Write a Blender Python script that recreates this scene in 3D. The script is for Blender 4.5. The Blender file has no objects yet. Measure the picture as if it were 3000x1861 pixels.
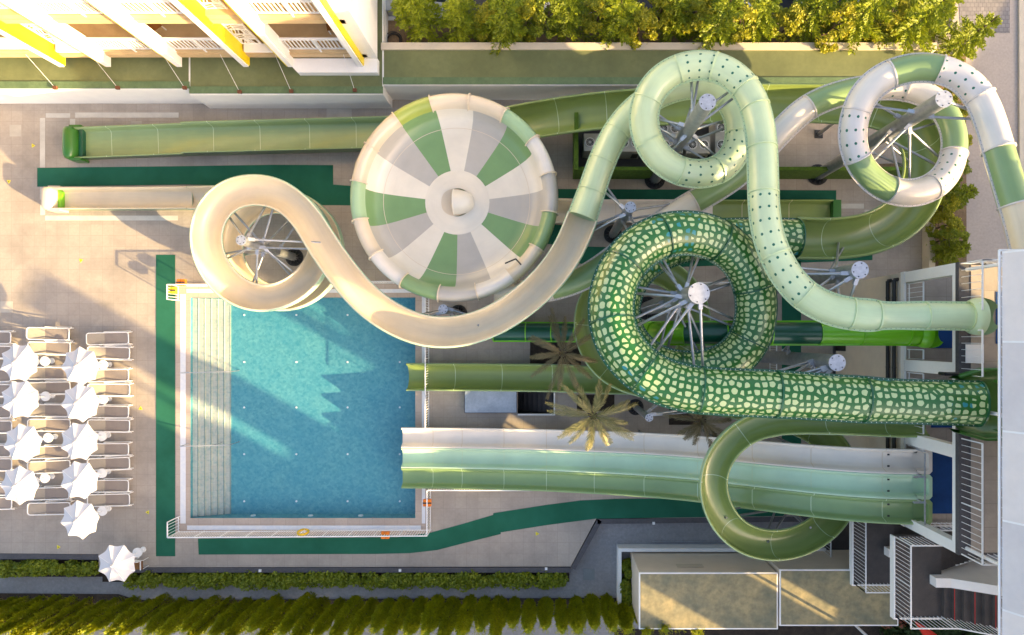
import bpy, bmesh, math, random
import numpy as np
from mathutils import Vector, Matrix
from mathutils.geometry import tessellate_polygon
random.seed(7); np.random.seed(7)
S = bpy.context.scene
COL = S.collection
H, F, NX, NY = 33.0, 2000.0, 1600.0, 990.0      # camera height, focal in photo pixels, nadir in photo pixels
# ------------------------------------------------ camera
cam = bpy.data.cameras.new('camera'); camo = bpy.data.objects.new('camera', cam); COL.objects.link(camo)
camo.location = (0, 0, H); camo.rotation_euler = (0, 0, 0)
cam.sensor_fit = 'HORIZONTAL'; cam.sensor_width = 36; cam.lens = 24
cam.shift_x = -100 / 3000; cam.shift_y = 59.5 / 3000; cam.clip_end = 2000
S.camera = camo
# ------------------------------------------------ sun and sky
AZ = math.atan2(-0.491, 0.871); EL = math.radians(17)
w = bpy.data.worlds.new('World'); S.world = w; w.use_nodes = True
nt = w.node_tree; sky = nt.nodes.new('ShaderNodeTexSky'); sky.sky_type = 'NISHITA'; sky.sun_disc = False
sky.sun_elevation = EL; sky.sun_rotation = math.pi / 2 - AZ; sky.air_density = 1.2; sky.dust_density = 5; sky.ozone_density = 1.0
wbm = nt.nodes.new('ShaderNodeMix'); wbm.data_type = 'RGBA'; wbm.blend_type = 'MULTIPLY'; wbm.inputs[0].default_value = 1; wbm.inputs[7].default_value = (1.06, .99, .97, 1)   # warm white balance
nt.links.new(sky.outputs[0], wbm.inputs[6]); nt.links.new(wbm.outputs[2], nt.nodes['Background'].inputs[0]); nt.nodes['Background'].inputs[1].default_value = 0.148
sl = bpy.data.lights.new('sun', 'SUN'); slo = bpy.data.objects.new('sun', sl); COL.objects.link(slo)
sl.energy = 5.0; sl.angle = math.radians(0.5); sl.color = (1.0, 0.72, 0.34)
sd = Vector((math.cos(AZ) * math.cos(EL), math.sin(AZ) * math.cos(EL), math.sin(EL)))
slo.rotation_euler = sd.to_track_quat('Z', 'Y').to_euler(); slo.location = (40, -30, 40)
S.view_settings.view_transform = 'Standard'; S.view_settings.look = 'None'; S.view_settings.gamma = 1
S.view_settings.exposure = 1.85
S.render.engine = 'CYCLES'
S.cycles.max_bounces = 6; S.cycles.transparent_max_bounces = 8

def P(px, py, z=0.0):
    s = (H - z) / F
    return Vector(((px - NX) * s, (NY - py) * s, z))

# ------------------------------------------------ materials
MATS = {}
def nodes_of(name):
    m = bpy.data.materials.new(name); m.use_nodes = True
    return m, m.node_tree, m.node_tree.nodes['Principled BSDF']
def nd(t, kind, **kw):
    n = t.nodes.new(kind)
    for k, v in kw.items(): setattr(n, k, v)
    return n
def mth(t, op, a, b=None, c=None):
    n = t.nodes.new('ShaderNodeMath'); n.operation = op
    for i, x in enumerate((a, b, c)):
        if x is None: continue
        if isinstance(x, (int, float)): n.inputs[i].default_value = x
        else: t.links.new(x, n.inputs[i])
    return n.outputs[0]
def mixc(t, f, a, b):
    n = t.nodes.new('ShaderNodeMix'); n.data_type = 'RGBA'
    for i, x in ((0, f), (6, a), (7, b)):
        if isinstance(x, (int, float)): n.inputs[i].default_value = x
        elif isinstance(x, tuple): n.inputs[i].default_value = (*x[:3], 1)
        else: t.links.new(x, n.inputs[i])
    return n.outputs[2]
def noise(t, scale, detail=4, vec=None, rough=.6):
    n = t.nodes.new('ShaderNodeTexNoise'); n.inputs['Scale'].default_value = scale; n.inputs['Detail'].default_value = detail
    n.inputs['Roughness'].default_value = rough
    if vec is None:
        tc = t.nodes.new('ShaderNodeTexCoord'); vec = tc.outputs['Object']
    t.links.new(vec, n.inputs['Vector'])
    return n.outputs[0]
def ramp(t, f, lo, hi):
    n = t.nodes.new('ShaderNodeMapRange'); n.inputs[1].default_value = lo; n.inputs[2].default_value = hi
    t.links.new(f, n.inputs[0]); return n.outputs[0]
def bump(t, b, h, strength, dist=.02):
    n = t.nodes.new('ShaderNodeBump'); n.inputs['Strength'].default_value = strength; n.inputs['Distance'].default_value = dist
    t.links.new(h, n.inputs['Height']); t.links.new(n.outputs[0], b.inputs['Normal'])
def mat(name, c, c2=None, rough=.6, s=1.5, fine=25, fa=.25, bmp=.2, metal=0, coat=0, lo=.35, hi=.65):
    if name in MATS: return MATS[name]
    m, t, b = nodes_of(name)
    c2 = c2 or tuple(x * .82 for x in c)
    f = ramp(t, noise(t, s), lo, hi)
    col = mixc(t, f, c, c2)
    g = noise(t, fine, 3)
    v = ramp(t, g, .25, .75)
    col = mixc(t, mth(t, 'MULTIPLY', v, fa), col, tuple(x * .55 for x in c2))
    t.links.new(col, b.inputs['Base Color'])
    b.inputs['Roughness'].default_value = rough; b.inputs['Metallic'].default_value = metal
    b.inputs['Coat Weight'].default_value = coat; b.inputs['Coat Roughness'].default_value = .15
    if bmp: bump(t, b, g, bmp, .01)
    MATS[name] = m; return m
def fiber(name, c, pattern=None, rough=.3):
    if name in MATS: return MATS[name]
    m, t, b = nodes_of(name)
    f = ramp(t, noise(t, .7, 4), .3, .7)
    col = mixc(t, f, c, tuple(x * .86 for x in c))
    g = noise(t, 90, 2)
    col = mixc(t, mth(t, 'MULTIPLY', g, .08), col, tuple(x * .6 for x in c))
    # water streaks and scuffs running down the slide, a texture of the worn gelcoat
    uv = nd(t, 'ShaderNodeUVMap').outputs[0]
    mpg = nd(t, 'ShaderNodeMapping'); mpg.inputs['Scale'].default_value = (.35, 7, 1); t.links.new(uv, mpg.inputs[0])
    st_ = ramp(t, noise(t, 1.0, 5, vec=mpg.outputs[0], rough=.7), .45, .8)
    col = mixc(t, mth(t, 'MULTIPLY', st_, .28), col, tuple(x * .62 for x in c))
    if pattern:
        mp = nd(t, 'ShaderNodeSeparateXYZ'); t.links.new(uv, mp.inputs[0])
    if pattern == 'dots':
        a = mth(t, 'SUBTRACT', mth(t, 'FRACT', mth(t, 'DIVIDE', mp.outputs[0], .44)), .5)
        row = mth(t, 'FLOOR', mth(t, 'DIVIDE', mp.outputs[0], .44))
        bb = mth(t, 'SUBTRACT', mth(t, 'FRACT', mth(t, 'ADD', mth(t, 'DIVIDE', mp.outputs[1], .3), mth(t, 'MULTIPLY', row, .12))), .5)
        a = mth(t, 'MULTIPLY', a, .44); bb = mth(t, 'MULTIPLY', bb, .3)
        d = mth(t, 'SQRT', mth(t, 'ADD', mth(t, 'MULTIPLY', a, a), mth(t, 'MULTIPLY', bb, bb)))
        k = mth(t, 'LESS_THAN', d, .047)
        col = mixc(t, k, col, (.005, .12, .075))
    if pattern == 'bolts':
        a = mth(t, 'MULTIPLY', mth(t, 'SUBTRACT', mth(t, 'FRACT', mth(t, 'DIVIDE', mp.outputs[0], .16)), .5), .16)
        bb = mth(t, 'SUBTRACT', mp.outputs[1], .035)
        d = mth(t, 'SQRT', mth(t, 'ADD', mth(t, 'MULTIPLY', a, a), mth(t, 'MULTIPLY', bb, bb)))
        k = mth(t, 'LESS_THAN', d, .014)
        col = mixc(t, k, col, (.75, .8, .75) if c[0] < .1 else (.12, .2, .16))
    if pattern == 'mosaic':
        nz = nd(t, 'ShaderNodeTexNoise'); nz.inputs['Scale'].default_value = 6; t.links.new(uv, nz.inputs['Vector'])
        sc = nd(t, 'ShaderNodeVectorMath', operation='SCALE'); t.links.new(nz.outputs[1], sc.inputs[0]); sc.inputs[3].default_value = .03
        ad = nd(t, 'ShaderNodeVectorMath', operation='ADD'); t.links.new(uv, ad.inputs[0]); t.links.new(sc.outputs[0], ad.inputs[1])
        v1 = nd(t, 'ShaderNodeTexVoronoi', feature='DISTANCE_TO_EDGE', voronoi_dimensions='2D')
        v2 = nd(t, 'ShaderNodeTexVoronoi', feature='F1', voronoi_dimensions='2D')
        for v in (v1, v2):
            v.inputs['Scale'].default_value = 4.1; v.inputs['Randomness'].default_value = .55; t.links.new(ad.outputs[0], v.inputs['Vector'])
        cs = nd(t, 'ShaderNodeSeparateColor'); t.links.new(v2.outputs['Color'], cs.inputs[0])
        thr = mth(t, 'ADD', mth(t, 'MULTIPLY', mth(t, 'POWER', cs.outputs[1], 1.3), .16), .12)
        k = mth(t, 'MULTIPLY', mth(t, 'GREATER_THAN', v1.outputs['Distance'], thr), mth(t, 'LESS_THAN', mth(t, 'ADD', v2.outputs['Distance'], mth(t, 'MULTIPLY', cs.outputs[1], .04)), .45))
        tealzone = mth(t, 'GREATER_THAN', noise(t, .35, 1), .56)
        teal = mth(t, 'MULTIPLY', mth(t, 'GREATER_THAN', cs.outputs[0], .62), tealzone)
        peb = mixc(t, teal, (.46, .56, .27), (.02, .22, .24))
        col = mixc(t, k, col, peb)
    t.links.new(col, b.inputs['Base Color']); b.inputs['Roughness'].default_value = rough
    b.inputs['Coat Weight'].default_value = .35; b.inputs['Coat Roughness'].default_value = .12
    r = ramp(t, noise(t, 3, 3), .3, .7)
    t.links.new(mth(t, 'ADD', mth(t, 'MULTIPLY', r, .08), rough - .02), b.inputs['Roughness'])
    MATS[name] = m; return m
def leafmat(name, c, c2):
    m, t, b = nodes_of(name)
    gi = nd(t, 'ShaderNodeNewGeometry'); oi = nd(t, 'ShaderNodeObjectInfo')
    f = mth(t, 'ADD', mth(t, 'MULTIPLY', gi.outputs['Random Per Island'], .55), mth(t, 'MULTIPLY', ramp(t, noise(t, 1.6, 2), .3, .7), .3))
    f = mth(t, 'ADD', f, mth(t, 'MULTIPLY', oi.outputs['Random'], .15))
    col = mixc(t, f, c, c2); t.links.new(col, b.inputs['Base Color']); b.inputs['Roughness'].default_value = .55
    tr = nd(t, 'ShaderNodeBsdfTranslucent'); t.links.new(col, tr.inputs[0])
    mx = nd(t, 'ShaderNodeMixShader'); mx.inputs[0].default_value = .3
    t.links.new(b.outputs[0], mx.inputs[1]); t.links.new(tr.outputs[0], mx.inputs[2])
    t.links.new(mx.outputs[0], t.nodes['Material Output'].inputs[0]); MATS[name] = m; return m
def tilemat(name, c, c2, size=.55, mortar=.006, rough=.55, dark=.5, offs=0.0, sq=1.0, stain=.75):
    m, t, b = nodes_of(name)
    tc = nd(t, 'ShaderNodeTexCoord'); br = nd(t, 'ShaderNodeTexBrick')
    t.links.new(tc.outputs['Object'], br.inputs['Vector']); br.offset = offs; br.squash = 1
    br.inputs['Scale'].default_value = 1; br.inputs['Brick Width'].default_value = size * sq; br.inputs['Row Height'].default_value = size
    br.inputs['Mortar Size'].default_value = mortar; br.inputs['Mortar Smooth'].default_value = .3
    br.inputs['Color1'].default_value = (*c, 1); br.inputs['Color2'].default_value = (*c2, 1)
    br.inputs['Mortar'].default_value = (*[x * dark for x in c2], 1)
    f = ramp(t, noise(t, .5, 6, rough=.7), .42, .7)
    col = mixc(t, mth(t, 'MULTIPLY', f, stain), br.outputs['Color'], tuple(x * .62 for x in c2))
    g = noise(t, 9, 5, rough=.7)
    col = mixc(t, mth(t, 'MULTIPLY', ramp(t, g, .35, .75), .3), col, tuple(x * .6 for x in c2))
    t.links.new(col, b.inputs['Base Color']); b.inputs['Roughness'].default_value = rough
    bump(t, b, g, .2, .01); MATS[name] = m; return m

M_deck = tilemat('deck_tile', (.41, .355, .305), (.375, .325, .28), dark=.68)
M_plat = tilemat('platform_tile', (.42, .36, .31), (.38, .33, .29), size=.8)
M_ground = mat('path_concrete', (.36, .35, .36), (.27, .265, .275), s=.4, fine=8, fa=.5, rough=.85)
M_road = mat('road_concrete', (.50, .42, .36), (.42, .36, .32), s=.35, fine=9, fa=.35, rough=.85)
M_cobble = tilemat('cobbles', (.30, .27, .26), (.22, .20, .2), size=.2, mortar=.012, offs=.5)
M_asph = mat('asphalt', (.07, .07, .075), (.045, .045, .05), fine=40, fa=.5, rough=.9)
M_soil = mat('soil', (.07, .05, .035), (.03, .022, .018), s=3, fine=20, fa=.8, bmp=.6, rough=.95)
M_bed = mat('bed_soil', (.30, .2, .11), (.18, .12, .07), s=2, fine=12, fa=.7, bmp=.6, rough=.95)
M_terr = mat('terrace_membrane', (.165, .185, .08), (.12, .14, .06), s=.5, fine=5, fa=.3, rough=.8)
M_terr2 = mat('terrace_edge', (.13, .20, .10), (.09, .15, .075), s=1.5, fine=8, fa=.4, rough=.8)
M_white = mat('white_render', (.88, .86, .84), (.83, .81, .80), fa=.08, rough=.7, bmp=.06)
M_beige = mat('beige_render', (.76, .66, .55), (.70, .61, .51), fa=.08, rough=.75, bmp=.08)
M_cream = mat('cream_render', (.62, .54, .43), (.55, .48, .38), fa=.12, rough=.75)
M_balc = mat('balcony_slab', (.60, .43, .24), (.52, .37, .2), fa=.15, rough=.75)
M_yellow = mat('yellow_paint', (.84, .66, .01), (.78, .6, .01), fa=.03, rough=.5, bmp=0)
M_wpaint = mat('white_metal', (.82, .82, .83), (.76, .76, .78), fa=.02, rough=.4, bmp=0)
M_steel = mat('galvanised', (.46, .48, .52), (.34, .36, .40), s=4, fine=30, fa=.35, rough=.42, metal=.75, bmp=.04)
M_cap = mat('steel_cap', (.52, .54, .6), (.40, .42, .48), s=8, fine=40, fa=.3, rough=.4, metal=.5, bmp=.05)
M_dark = mat('dark_steel', (.05, .052, .056), (.03, .03, .034), fine=30, fa=.3, rough=.5, metal=.3)
M_black = mat('black_plastic', (.02, .02, .022), (.013, .013, .015), fa=.2, rough=.4)
M_carpet = mat('green_carpet', (.004, .10, .055), (.012, .14, .085), s=.6, fine=55, fa=.55, rough=.95, bmp=.5)
M_blue = mat('blue_mat', (.008, .07, .27), (.006, .05, .2), fine=80, fa=.4, rough=.95)
M_grass = mat('artificial_grass', (.10, .2, .012), (.05, .11, .008), s=6, fine=45, fa=.8, rough=.95, bmp=1)
M_coping = tilemat('coping_stone', (.52, .42, .35), (.46, .37, .31), size=.6, mortar=.004, stain=.3)
M_gutter = mat('gutter_grating', (.74, .74, .76), (.66, .68, .74), s=5, fine=40, fa=.15, rough=.5)
M_step = tilemat('pool_step_tile', (.52, .54, .48), (.47, .49, .44), size=.3, mortar=.004, dark=.7, stain=.2)
M_slate = mat('slate_kerb', (.10, .095, .105), (.07, .068, .078), fine=12, fa=.5, rough=.7)
M_fabric = mat('lounger_mesh', (.31, .265, .235), (.26, .22, .20), fine=120, fa=.5, rough=.8)
M_brown = mat('brown_wicker', (.28, .12, .03), (.2, .08, .02), fine=60, fa=.5)
M_canvas = mat('white_canvas', (.66, .64, .65), (.62, .60, .62), fa=.05, rough=.85, bmp=.1)
M_roofcv = mat('roof_canvas', (.74, .69, .68), (.68, .64, .64), s=1.2, fine=4, fa=.1, rough=.7, bmp=.4)
M_redstrip = mat('red_strip', (.45, .012, .015), rough=.6)
M_stair = mat('stair_stone', (.085, .075, .072), (.055, .05, .052), s=2, fine=30, fa=.5, rough=.75)
M_olive = mat('roof_concrete', (.42, .34, .18), (.19, .19, .13), s=.8, fine=4, fa=.6, rough=.9, bmp=.8)
M_glass = mat('window_glass', (.03, .045, .05), rough=.08, fa=0, bmp=0)
M_orange = mat('orange_plastic', (.85, .22, .01), rough=.45, fa=.05)
M_ylw2 = mat('yellow_plastic', (.85, .52, .02), rough=.45, fa=.05)
M_sign = mat('sign_yellow', (.85, .75, .02), rough=.5, fa=.03)
M_red = mat('red_canvas', (.75, .03, .01), rough=.7)
M_lime = fiber('lime_gelcoat', (.18, .54, .01)); M_dkg = fiber('dark_green_gelcoat', (.004, .085, .045))
M_mint = fiber('mint_gelcoat', (.62, .74, .44)); M_mintd = fiber('mint_dotted', (.64, .76, .47), 'dots')
M_mintb = fiber('mint_flange', (.54, .68, .40), 'bolts')
M_beigef = fiber('beige_gelcoat', (.80, .67, .47)); M_bluemint = fiber('pale_mint_gelcoat', (.50, .70, .50))
M_grn = fiber('green_gelcoat', (.23, .31, .09)); M_grn2 = fiber('mid_green_gelcoat', (.24, .36, .155)); M_grnb = fiber('green_flange', (.23, .42, .2), 'bolts')
M_rim = fiber('pale_green_rim', (.36, .52, .30)); M_wht = fiber('white_gelcoat', (.80, .73, .65)); M_whtd = fiber('white_dotted', (.76, .70, .66), 'dots')
M_whtb = fiber('white_flange', (.70, .64, .60), 'bolts')
M_mos = fiber('mosaic_gelcoat', (.018, .135, .02), 'mosaic'); M_mosb = fiber('mosaic_flange', (.008, .10, .04), 'bolts'); M_dg = fiber('deep_green_gelcoat', (.03, .15, .015))
M_lane = fiber('lane_green', (.27, .37, .17)); M_ywgr = fiber('yellow_green_gelcoat', (.35, .42, .08)); M_greyf = fiber('grey_gelcoat', (.50, .46, .41)); M_seam = fiber('seam_line', (.55, .68, .45))
M_bowlw = fiber('bowl_white', (.82, .74, .62)); M_bowln = fiber('bowl_green', (.19, .33, .13)); M_crm = fiber('cream_gelcoat', (.72, .60, .45))
L_pine = leafmat('pine_needles', (.38, .42, .008), (.09, .15, .006)); L_bush = leafmat('bush_leaves', (.52, .46, .01), (.12, .17, .008))
L_cyp = leafmat('conifer_foliage', (.46, .46, .008), (.14, .19, .006)); L_hedge = leafmat('hedge_leaves', (.30, .34, .008), (.08, .13, .006))
L_palm = leafmat('palm_leaves', (.50, .42, .18), (.10, .13, .04)); L_palmd = leafmat('dry_palm_leaves', (.24, .18, .09), (.10, .10, .045))
L_dark = leafmat('dark_shrub', (.05, .10, .015), (.02, .045, .01)); L_redl = leafmat('red_leaves', (.25, .06, .03), (.12, .04, .02))
M_bark = mat('bark', (.16, .11, .07), (.09, .06, .04), s=8, fine=30, fa=.7, bmp=.8)
# pool floor: small glass mosaic, its colour speckle also standing in for light ripples
m, t, b = nodes_of('pool_mosaic'); MATS['pm'] = m; M_pool = m
tc = nd(t, 'ShaderNodeTexCoord'); v = nd(t, 'ShaderNodeTexVoronoi'); v.inputs['Scale'].default_value = 10; t.links.new(tc.outputs['Object'], v.inputs['Vector'])
cs = nd(t, 'ShaderNodeSeparateColor'); t.links.new(v.outputs['Color'], cs.inputs[0])
col = mixc(t, cs.outputs[0], (.06, .27, .34), (.11, .35, .41)); col = mixc(t, mth(t, 'MULTIPLY', ramp(t, noise(t, .6), .4, .7), .4), col, (.035, .25, .36))
t.links.new(col, b.inputs['Base Color']); b.inputs['Roughness'].default_value = .5
# water
m = bpy.data.materials.new('pool_water_surface'); m.use_nodes = True; t = m.node_tree; M_water = m
for n in list(t.nodes):
    if n.type != 'OUTPUT_MATERIAL': t.nodes.remove(n)
tr = nd(t, 'ShaderNodeBsdfTransparent'); gl = nd(t, 'ShaderNodeBsdfGlossy'); gl.inputs['Roughness'].default_value = .06
wv = noise(t, 5.5, 4, rough=.65); w2 = noise(t, 1.2, 2)
bp = nd(t, 'ShaderNodeBump'); bp.inputs['Strength'].default_value = .9; bp.inputs['Distance'].default_value = .06
t.links.new(mth(t, 'ADD', wv, w2), bp.inputs['Height']); t.links.new(bp.outputs[0], gl.inputs['Normal'])
fr = nd(t, 'ShaderNodeFresnel'); fr.inputs['IOR'].default_value = 1.33; t.links.new(bp.outputs[0], fr.inputs['Normal'])
# net of light ripples painted into the transparent tint
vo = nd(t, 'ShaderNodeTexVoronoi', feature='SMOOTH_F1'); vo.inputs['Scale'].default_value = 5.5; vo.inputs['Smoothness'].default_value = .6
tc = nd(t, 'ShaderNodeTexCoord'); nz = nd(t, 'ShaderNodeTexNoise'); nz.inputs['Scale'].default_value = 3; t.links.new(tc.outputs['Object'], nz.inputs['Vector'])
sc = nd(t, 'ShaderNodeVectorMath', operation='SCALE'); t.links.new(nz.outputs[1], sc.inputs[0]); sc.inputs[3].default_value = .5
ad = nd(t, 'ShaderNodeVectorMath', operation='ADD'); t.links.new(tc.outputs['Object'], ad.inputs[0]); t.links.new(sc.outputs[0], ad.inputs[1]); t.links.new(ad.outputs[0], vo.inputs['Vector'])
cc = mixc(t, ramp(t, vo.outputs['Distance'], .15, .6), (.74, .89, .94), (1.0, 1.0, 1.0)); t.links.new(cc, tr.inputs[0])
mx = nd(t, 'ShaderNodeMixShader'); t.links.new(mth(t, 'MINIMUM', mth(t, 'ADD', mth(t, 'MULTIPLY', fr.outputs[0], .8), .02), .14), mx.inputs[0]); t.links.new(tr.outputs[0], mx.inputs[1]); t.links.new(gl.outputs[0], mx.inputs[2])
t.links.new(mx.outputs[0], t.nodes['Material Output'].inputs[0])

# ------------------------------------------------ mesh helpers
ORG = {}
class MB:
    def __init__(s): s.v = []; s.f = []; s.uv = []; s.sm = []; s.mi = []
    def add(s, vs, fs, smooth=False, uvs=None, mi=0):
        o = len(s.v); s.v.extend([tuple(x) for x in vs])
        for k, f in enumerate(fs):
            s.f.append([o + i for i in f]); s.sm.append(smooth); s.mi.append(mi)
            s.uv.append([uvs[i] for i in f] if uvs is not None else [(0, 0)] * len(f))
    def box(s, x0, x1, y0, y1, z0, z1):
        if x0 > x1: x0, x1 = x1, x0
        if y0 > y1: y0, y1 = y1, y0
        s.add([(x0, y0, z0), (x1, y0, z0), (x1, y1, z0), (x0, y1, z0), (x0, y0, z1), (x1, y0, z1), (x1, y1, z1), (x0, y1, z1)],
              [(0, 3, 2, 1), (4, 5, 6, 7), (0, 1, 5, 4), (1, 2, 6, 5), (2, 3, 7, 6), (3, 0, 4, 7)]); return s
    def bar(s, p0, p1, a, b=None):          # rectangular bar between two points
        p0, p1 = Vector(p0), Vector(p1); b = b or a; d = (p1 - p0).normalized()
        up = Vector((0, 0, 1)) if abs(d.z) < .95 else Vector((1, 0, 0))
        e = d.cross(up).normalized(); n = e.cross(d)
        vs = [p + e * (i * a / 2) + n * (j * b / 2) for p in (p0, p1) for i, j in ((-1, -1), (1, -1), (1, 1), (-1, 1))]
        s.add(vs, [(3, 2, 1, 0), (4, 5, 6, 7), (0, 1, 5, 4), (1, 2, 6, 5), (2, 3, 7, 6), (3, 0, 4, 7)]); return s
    def cyl(s, p0, p1, r0, r1=None, n=14, caps=True):
        p0, p1 = Vector(p0), Vector(p1); r1 = r0 if r1 is None else r1; d = (p1 - p0).normalized()
        up = Vector((0, 0, 1)) if abs(d.z) < .95 else Vector((1, 0, 0)); e = d.cross(up).normalized(); g = e.cross(d)
        A = []; B = []
        for k in range(n):
            a = 2 * math.pi * k / n; q = e * math.cos(a) + g * math.sin(a); A.append(p0 + q * r0); B.append(p1 + q * r1)
        s.add(A + B, [(k, (k + 1) % n, n + (k + 1) % n, n + k) for k in range(n)], smooth=True)
        if caps: s.add(A, [tuple(range(n - 1, -1, -1))]); s.add(B, [tuple(range(n))])
        return s
    def prism(s, pts, z0, z1, holes=(), bottom=True):
        loops = [[Vector((x, y, 0)) for x, y in pts]] + [[Vector((x, y, 0)) for x, y in h] for h in holes]
        tris = tessellate_polygon(loops); flat = [p for l in loops for p in l]; n = len(flat)
        top = [(p.x, p.y, z1) for p in flat]; bot = [(p.x, p.y, z0) for p in flat]
        ft = []
        for a, b, c in tris:
            cr = (flat[b] - flat[a]).cross(flat[c] - flat[a]).z
            ft.append((a, b, c) if cr > 0 else (a, c, b))
        s.add(top, ft)
        if bottom and z1 > z0: s.add(bot, [f[::-1] for f in ft])
        if z1 > z0:
            o = 0
            for li, l in enumerate(loops):
                m = len(l); s.add(top[o:o + m] + bot[o:o + m], [(k, (k + 1) % m, m + (k + 1) % m, m + k) for k in range(m)]); o += m
        return s
    def grid(s, G, cu=False, cv=False, uv=None, smooth=True, mi=None):
        n, m = len(G), len(G[0]); o = len(s.v)
        for r in G: s.v.extend([tuple(x) for x in r])
        for i in range(n if cu else n - 1):
            for j in range(m if cv else m - 1):
                i2, j2 = (i + 1) % n, (j + 1) % m
                s.f.append([o + i * m + j, o + i * m + j2, o + i2 * m + j2, o + i2 * m + j]); s.sm.append(smooth)
                s.mi.append(mi[j] if mi else 0)
                if uv:
                    U, V = uv; ve = V[j + 1] if j + 1 < len(V) else V[-1]; ue = U[i + 1] if i + 1 < len(U) else U[-1]
                    s.uv.append([(U[i], V[j]), (U[i], ve), (ue, ve), (ue, V[j])])
                else: s.uv.append([(0, 0)] * 4)
        return s
    def build(s, name, mats, parent=None, fix=False):
        me = bpy.data.meshes.new(name); o3 = ORG.get(parent.name, Vector()) if parent else Vector()
        V = np.array(s.v, dtype=float) - np.array(o3)
        me.from_pydata(V.tolist(), [], s.f); me.polygons.foreach_set('use_smooth', s.sm); me.polygons.foreach_set('material_index', s.mi)
        uvl = me.uv_layers.new(name='UVMap'); uvl.data.foreach_set('uv', [c for f in s.uv for p in f for c in p])
        for mm in (mats if isinstance(mats, (list, tuple)) else [mats]): me.materials.append(mm)
        if fix:
            bm = bmesh.new(); bm.from_mesh(me); bmesh.ops.recalc_face_normals(bm, faces=bm.faces); bm.to_mesh(me); bm.free()
        me.update(); ob = bpy.data.objects.new(name, me); COL.objects.link(ob)
        if parent: ob.parent = parent; ORG[ob.name] = o3
        return ob
ORD = 'first second third fourth fifth sixth seventh eighth ninth tenth eleventh twelfth thirteenth fourteenth fifteenth sixteenth seventeenth eighteenth nineteenth twentieth'.split()
ORD += ['twenty ' + x for x in ORD[:9]] + ['thirtieth'] + ['thirty ' + x for x in ORD[:9]] + ['fortieth'] + ['forty ' + x for x in ORD[:9]]
def thing(name, label, cat, loc=(0, 0, 0), group=None):
    o = bpy.data.objects.new(name, None); COL.objects.link(o); o.location = loc; o.empty_display_size = .3
    ORG[o.name] = Vector(loc); o['label'] = label; o['category'] = cat
    if group: o['group'] = group
    return o
def tag(o, label, cat, group=None):
    o['label'] = label; o['category'] = cat
    if group: o['group'] = group
    return o
def struct(o, kind='structure'): o['kind'] = kind; return o
def dup(root, loc, rotz=0, label=None, scale=None):
    def cp(o, par):
        c = o.copy(); COL.objects.link(c)
        if par: c.parent = par
        for ch in o.children: cp(ch, c)
        return c
    r = cp(root, None); r.location = loc; r.rotation_euler = (0, 0, rotz)
    if scale: r.scale = (scale,) * 3
    if label: r['label'] = label
    return r
def poly(name, pix, z0, z1, m, holes=(), zp=None):
    zp = z1 if zp is None else zp
    q = [(P(x, y, zp).x, P(x, y, zp).y) for x, y in pix]; hq = [[(P(x, y, zp).x, P(x, y, zp).y) for x, y in h] for h in holes]
    return MB().prism(q, z0, z1, hq).build(name, m)
def pxbox(mb, x0, y0, x1, y1, z0, z1):
    a = P(x0, y0, z1); c = P(x1, y1, z1); return mb.box(a.x, c.x, c.y, a.y, z0, z1)

# ------------------------------------------------ setting
R = lambda x0, y0, x1, y1: [(x0, y0), (x1, y0), (x1, y1), (x0, y1)]
pool_px = R(558, 872, 1217, 1518)
pa, pc = P(558, 872), P(1217, 1518)        # pool corners in the world
PX0, PX1, PY0, PY1 = pa.x, pc.x, pc.y, pa.y
st_a, st_c = P(1517, 1147), P(1622, 1212); SX0, SX1, SY0, SY1 = st_a.x, st_c.x, st_c.y, st_a.y
big = [(-150, -150), (150, -150), (150, 150), (-150, 150)]
hole = [(PX0 - .05, PY0 - .05), (PX1 + .05, PY0 - .05), (PX1 + .05, PY1 + .05), (PX0 - .05, PY1 + .05)]
hole2 = [(SX0 - .05, SY0 - .05), (SX1 + .05, SY0 - .05), (SX1 + .05, SY1 + .05), (SX0 - .05, SY1 + .05)]
struct(MB().prism(big, -.42, -.42, [hole, hole2]).build('ground', M_ground))
deck = [(-400, -400), (2760, -400), (2760, 300), (2722, 300), (2722, 800), (2440, 860), (2440, 1500), (2300, 1518), (1748, 1518), (1672, 1660), (430, 1662), (290, 1662), (288, 1624), (-400, 1618)]
cop = R(515, 833, 1250, 1566)
o = poly('pool_deck', deck, -.42, 0, M_deck, [cop[::-1], R(1517, 1147, 1622, 1212)[::-1]]); struct(o)
# slate retaining edge of the deck
e = MB()
for a, c in (((-400, 1618), (288, 1624)), ((300, 1662), (1672, 1662)), ((1672, 1662), (1750, 1520)), ((1750, 1520), (2440, 1512))):
    p, q = P(*a), P(*c); d = (q - p).normalized(); n = Vector((d.y, -d.x, 0)) * .13
    e.bar(p + n + Vector((0, 0, -.2)), q + n + Vector((0, 0, -.2)), .24, .46)
struct(e.build('kerb', M_slate))
sp = MB()
for x, y in ((762, 1672), (1172, 1671), (1600, 1666), (1915, 1533)): p = P(x, y, .05); sp.box(p.x - .06, p.x + .06, p.y - .06, p.y + .06, .03, .09)
tag(sp.build('kerb_lights', M_wpaint), 'small white square lamps let into the dark slate kerb below the deck', 'kerb light')
# coping ring, gutter
copi = MB(); pr = lambda r, z: [(P(x, y, z).x, P(x, y, z).y) for x, y in r]
copi.prism(pr(cop, 0), -.42, .012, [pr(pool_px, 0)[::-1]]); struct(copi.build('pool_coping', M_coping))
g = MB()
for x0, y0, x1, y1 in ((528, 862, 544, 1534), (548, 1540, 1233, 1553), (1236, 862, 1246, 1534), (546, 847, 1233, 858)):
    pxbox(g, x0, y0, x1, y1, -.3, .02)
struct(g.build('pool_gutter', M_gutter))
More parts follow.
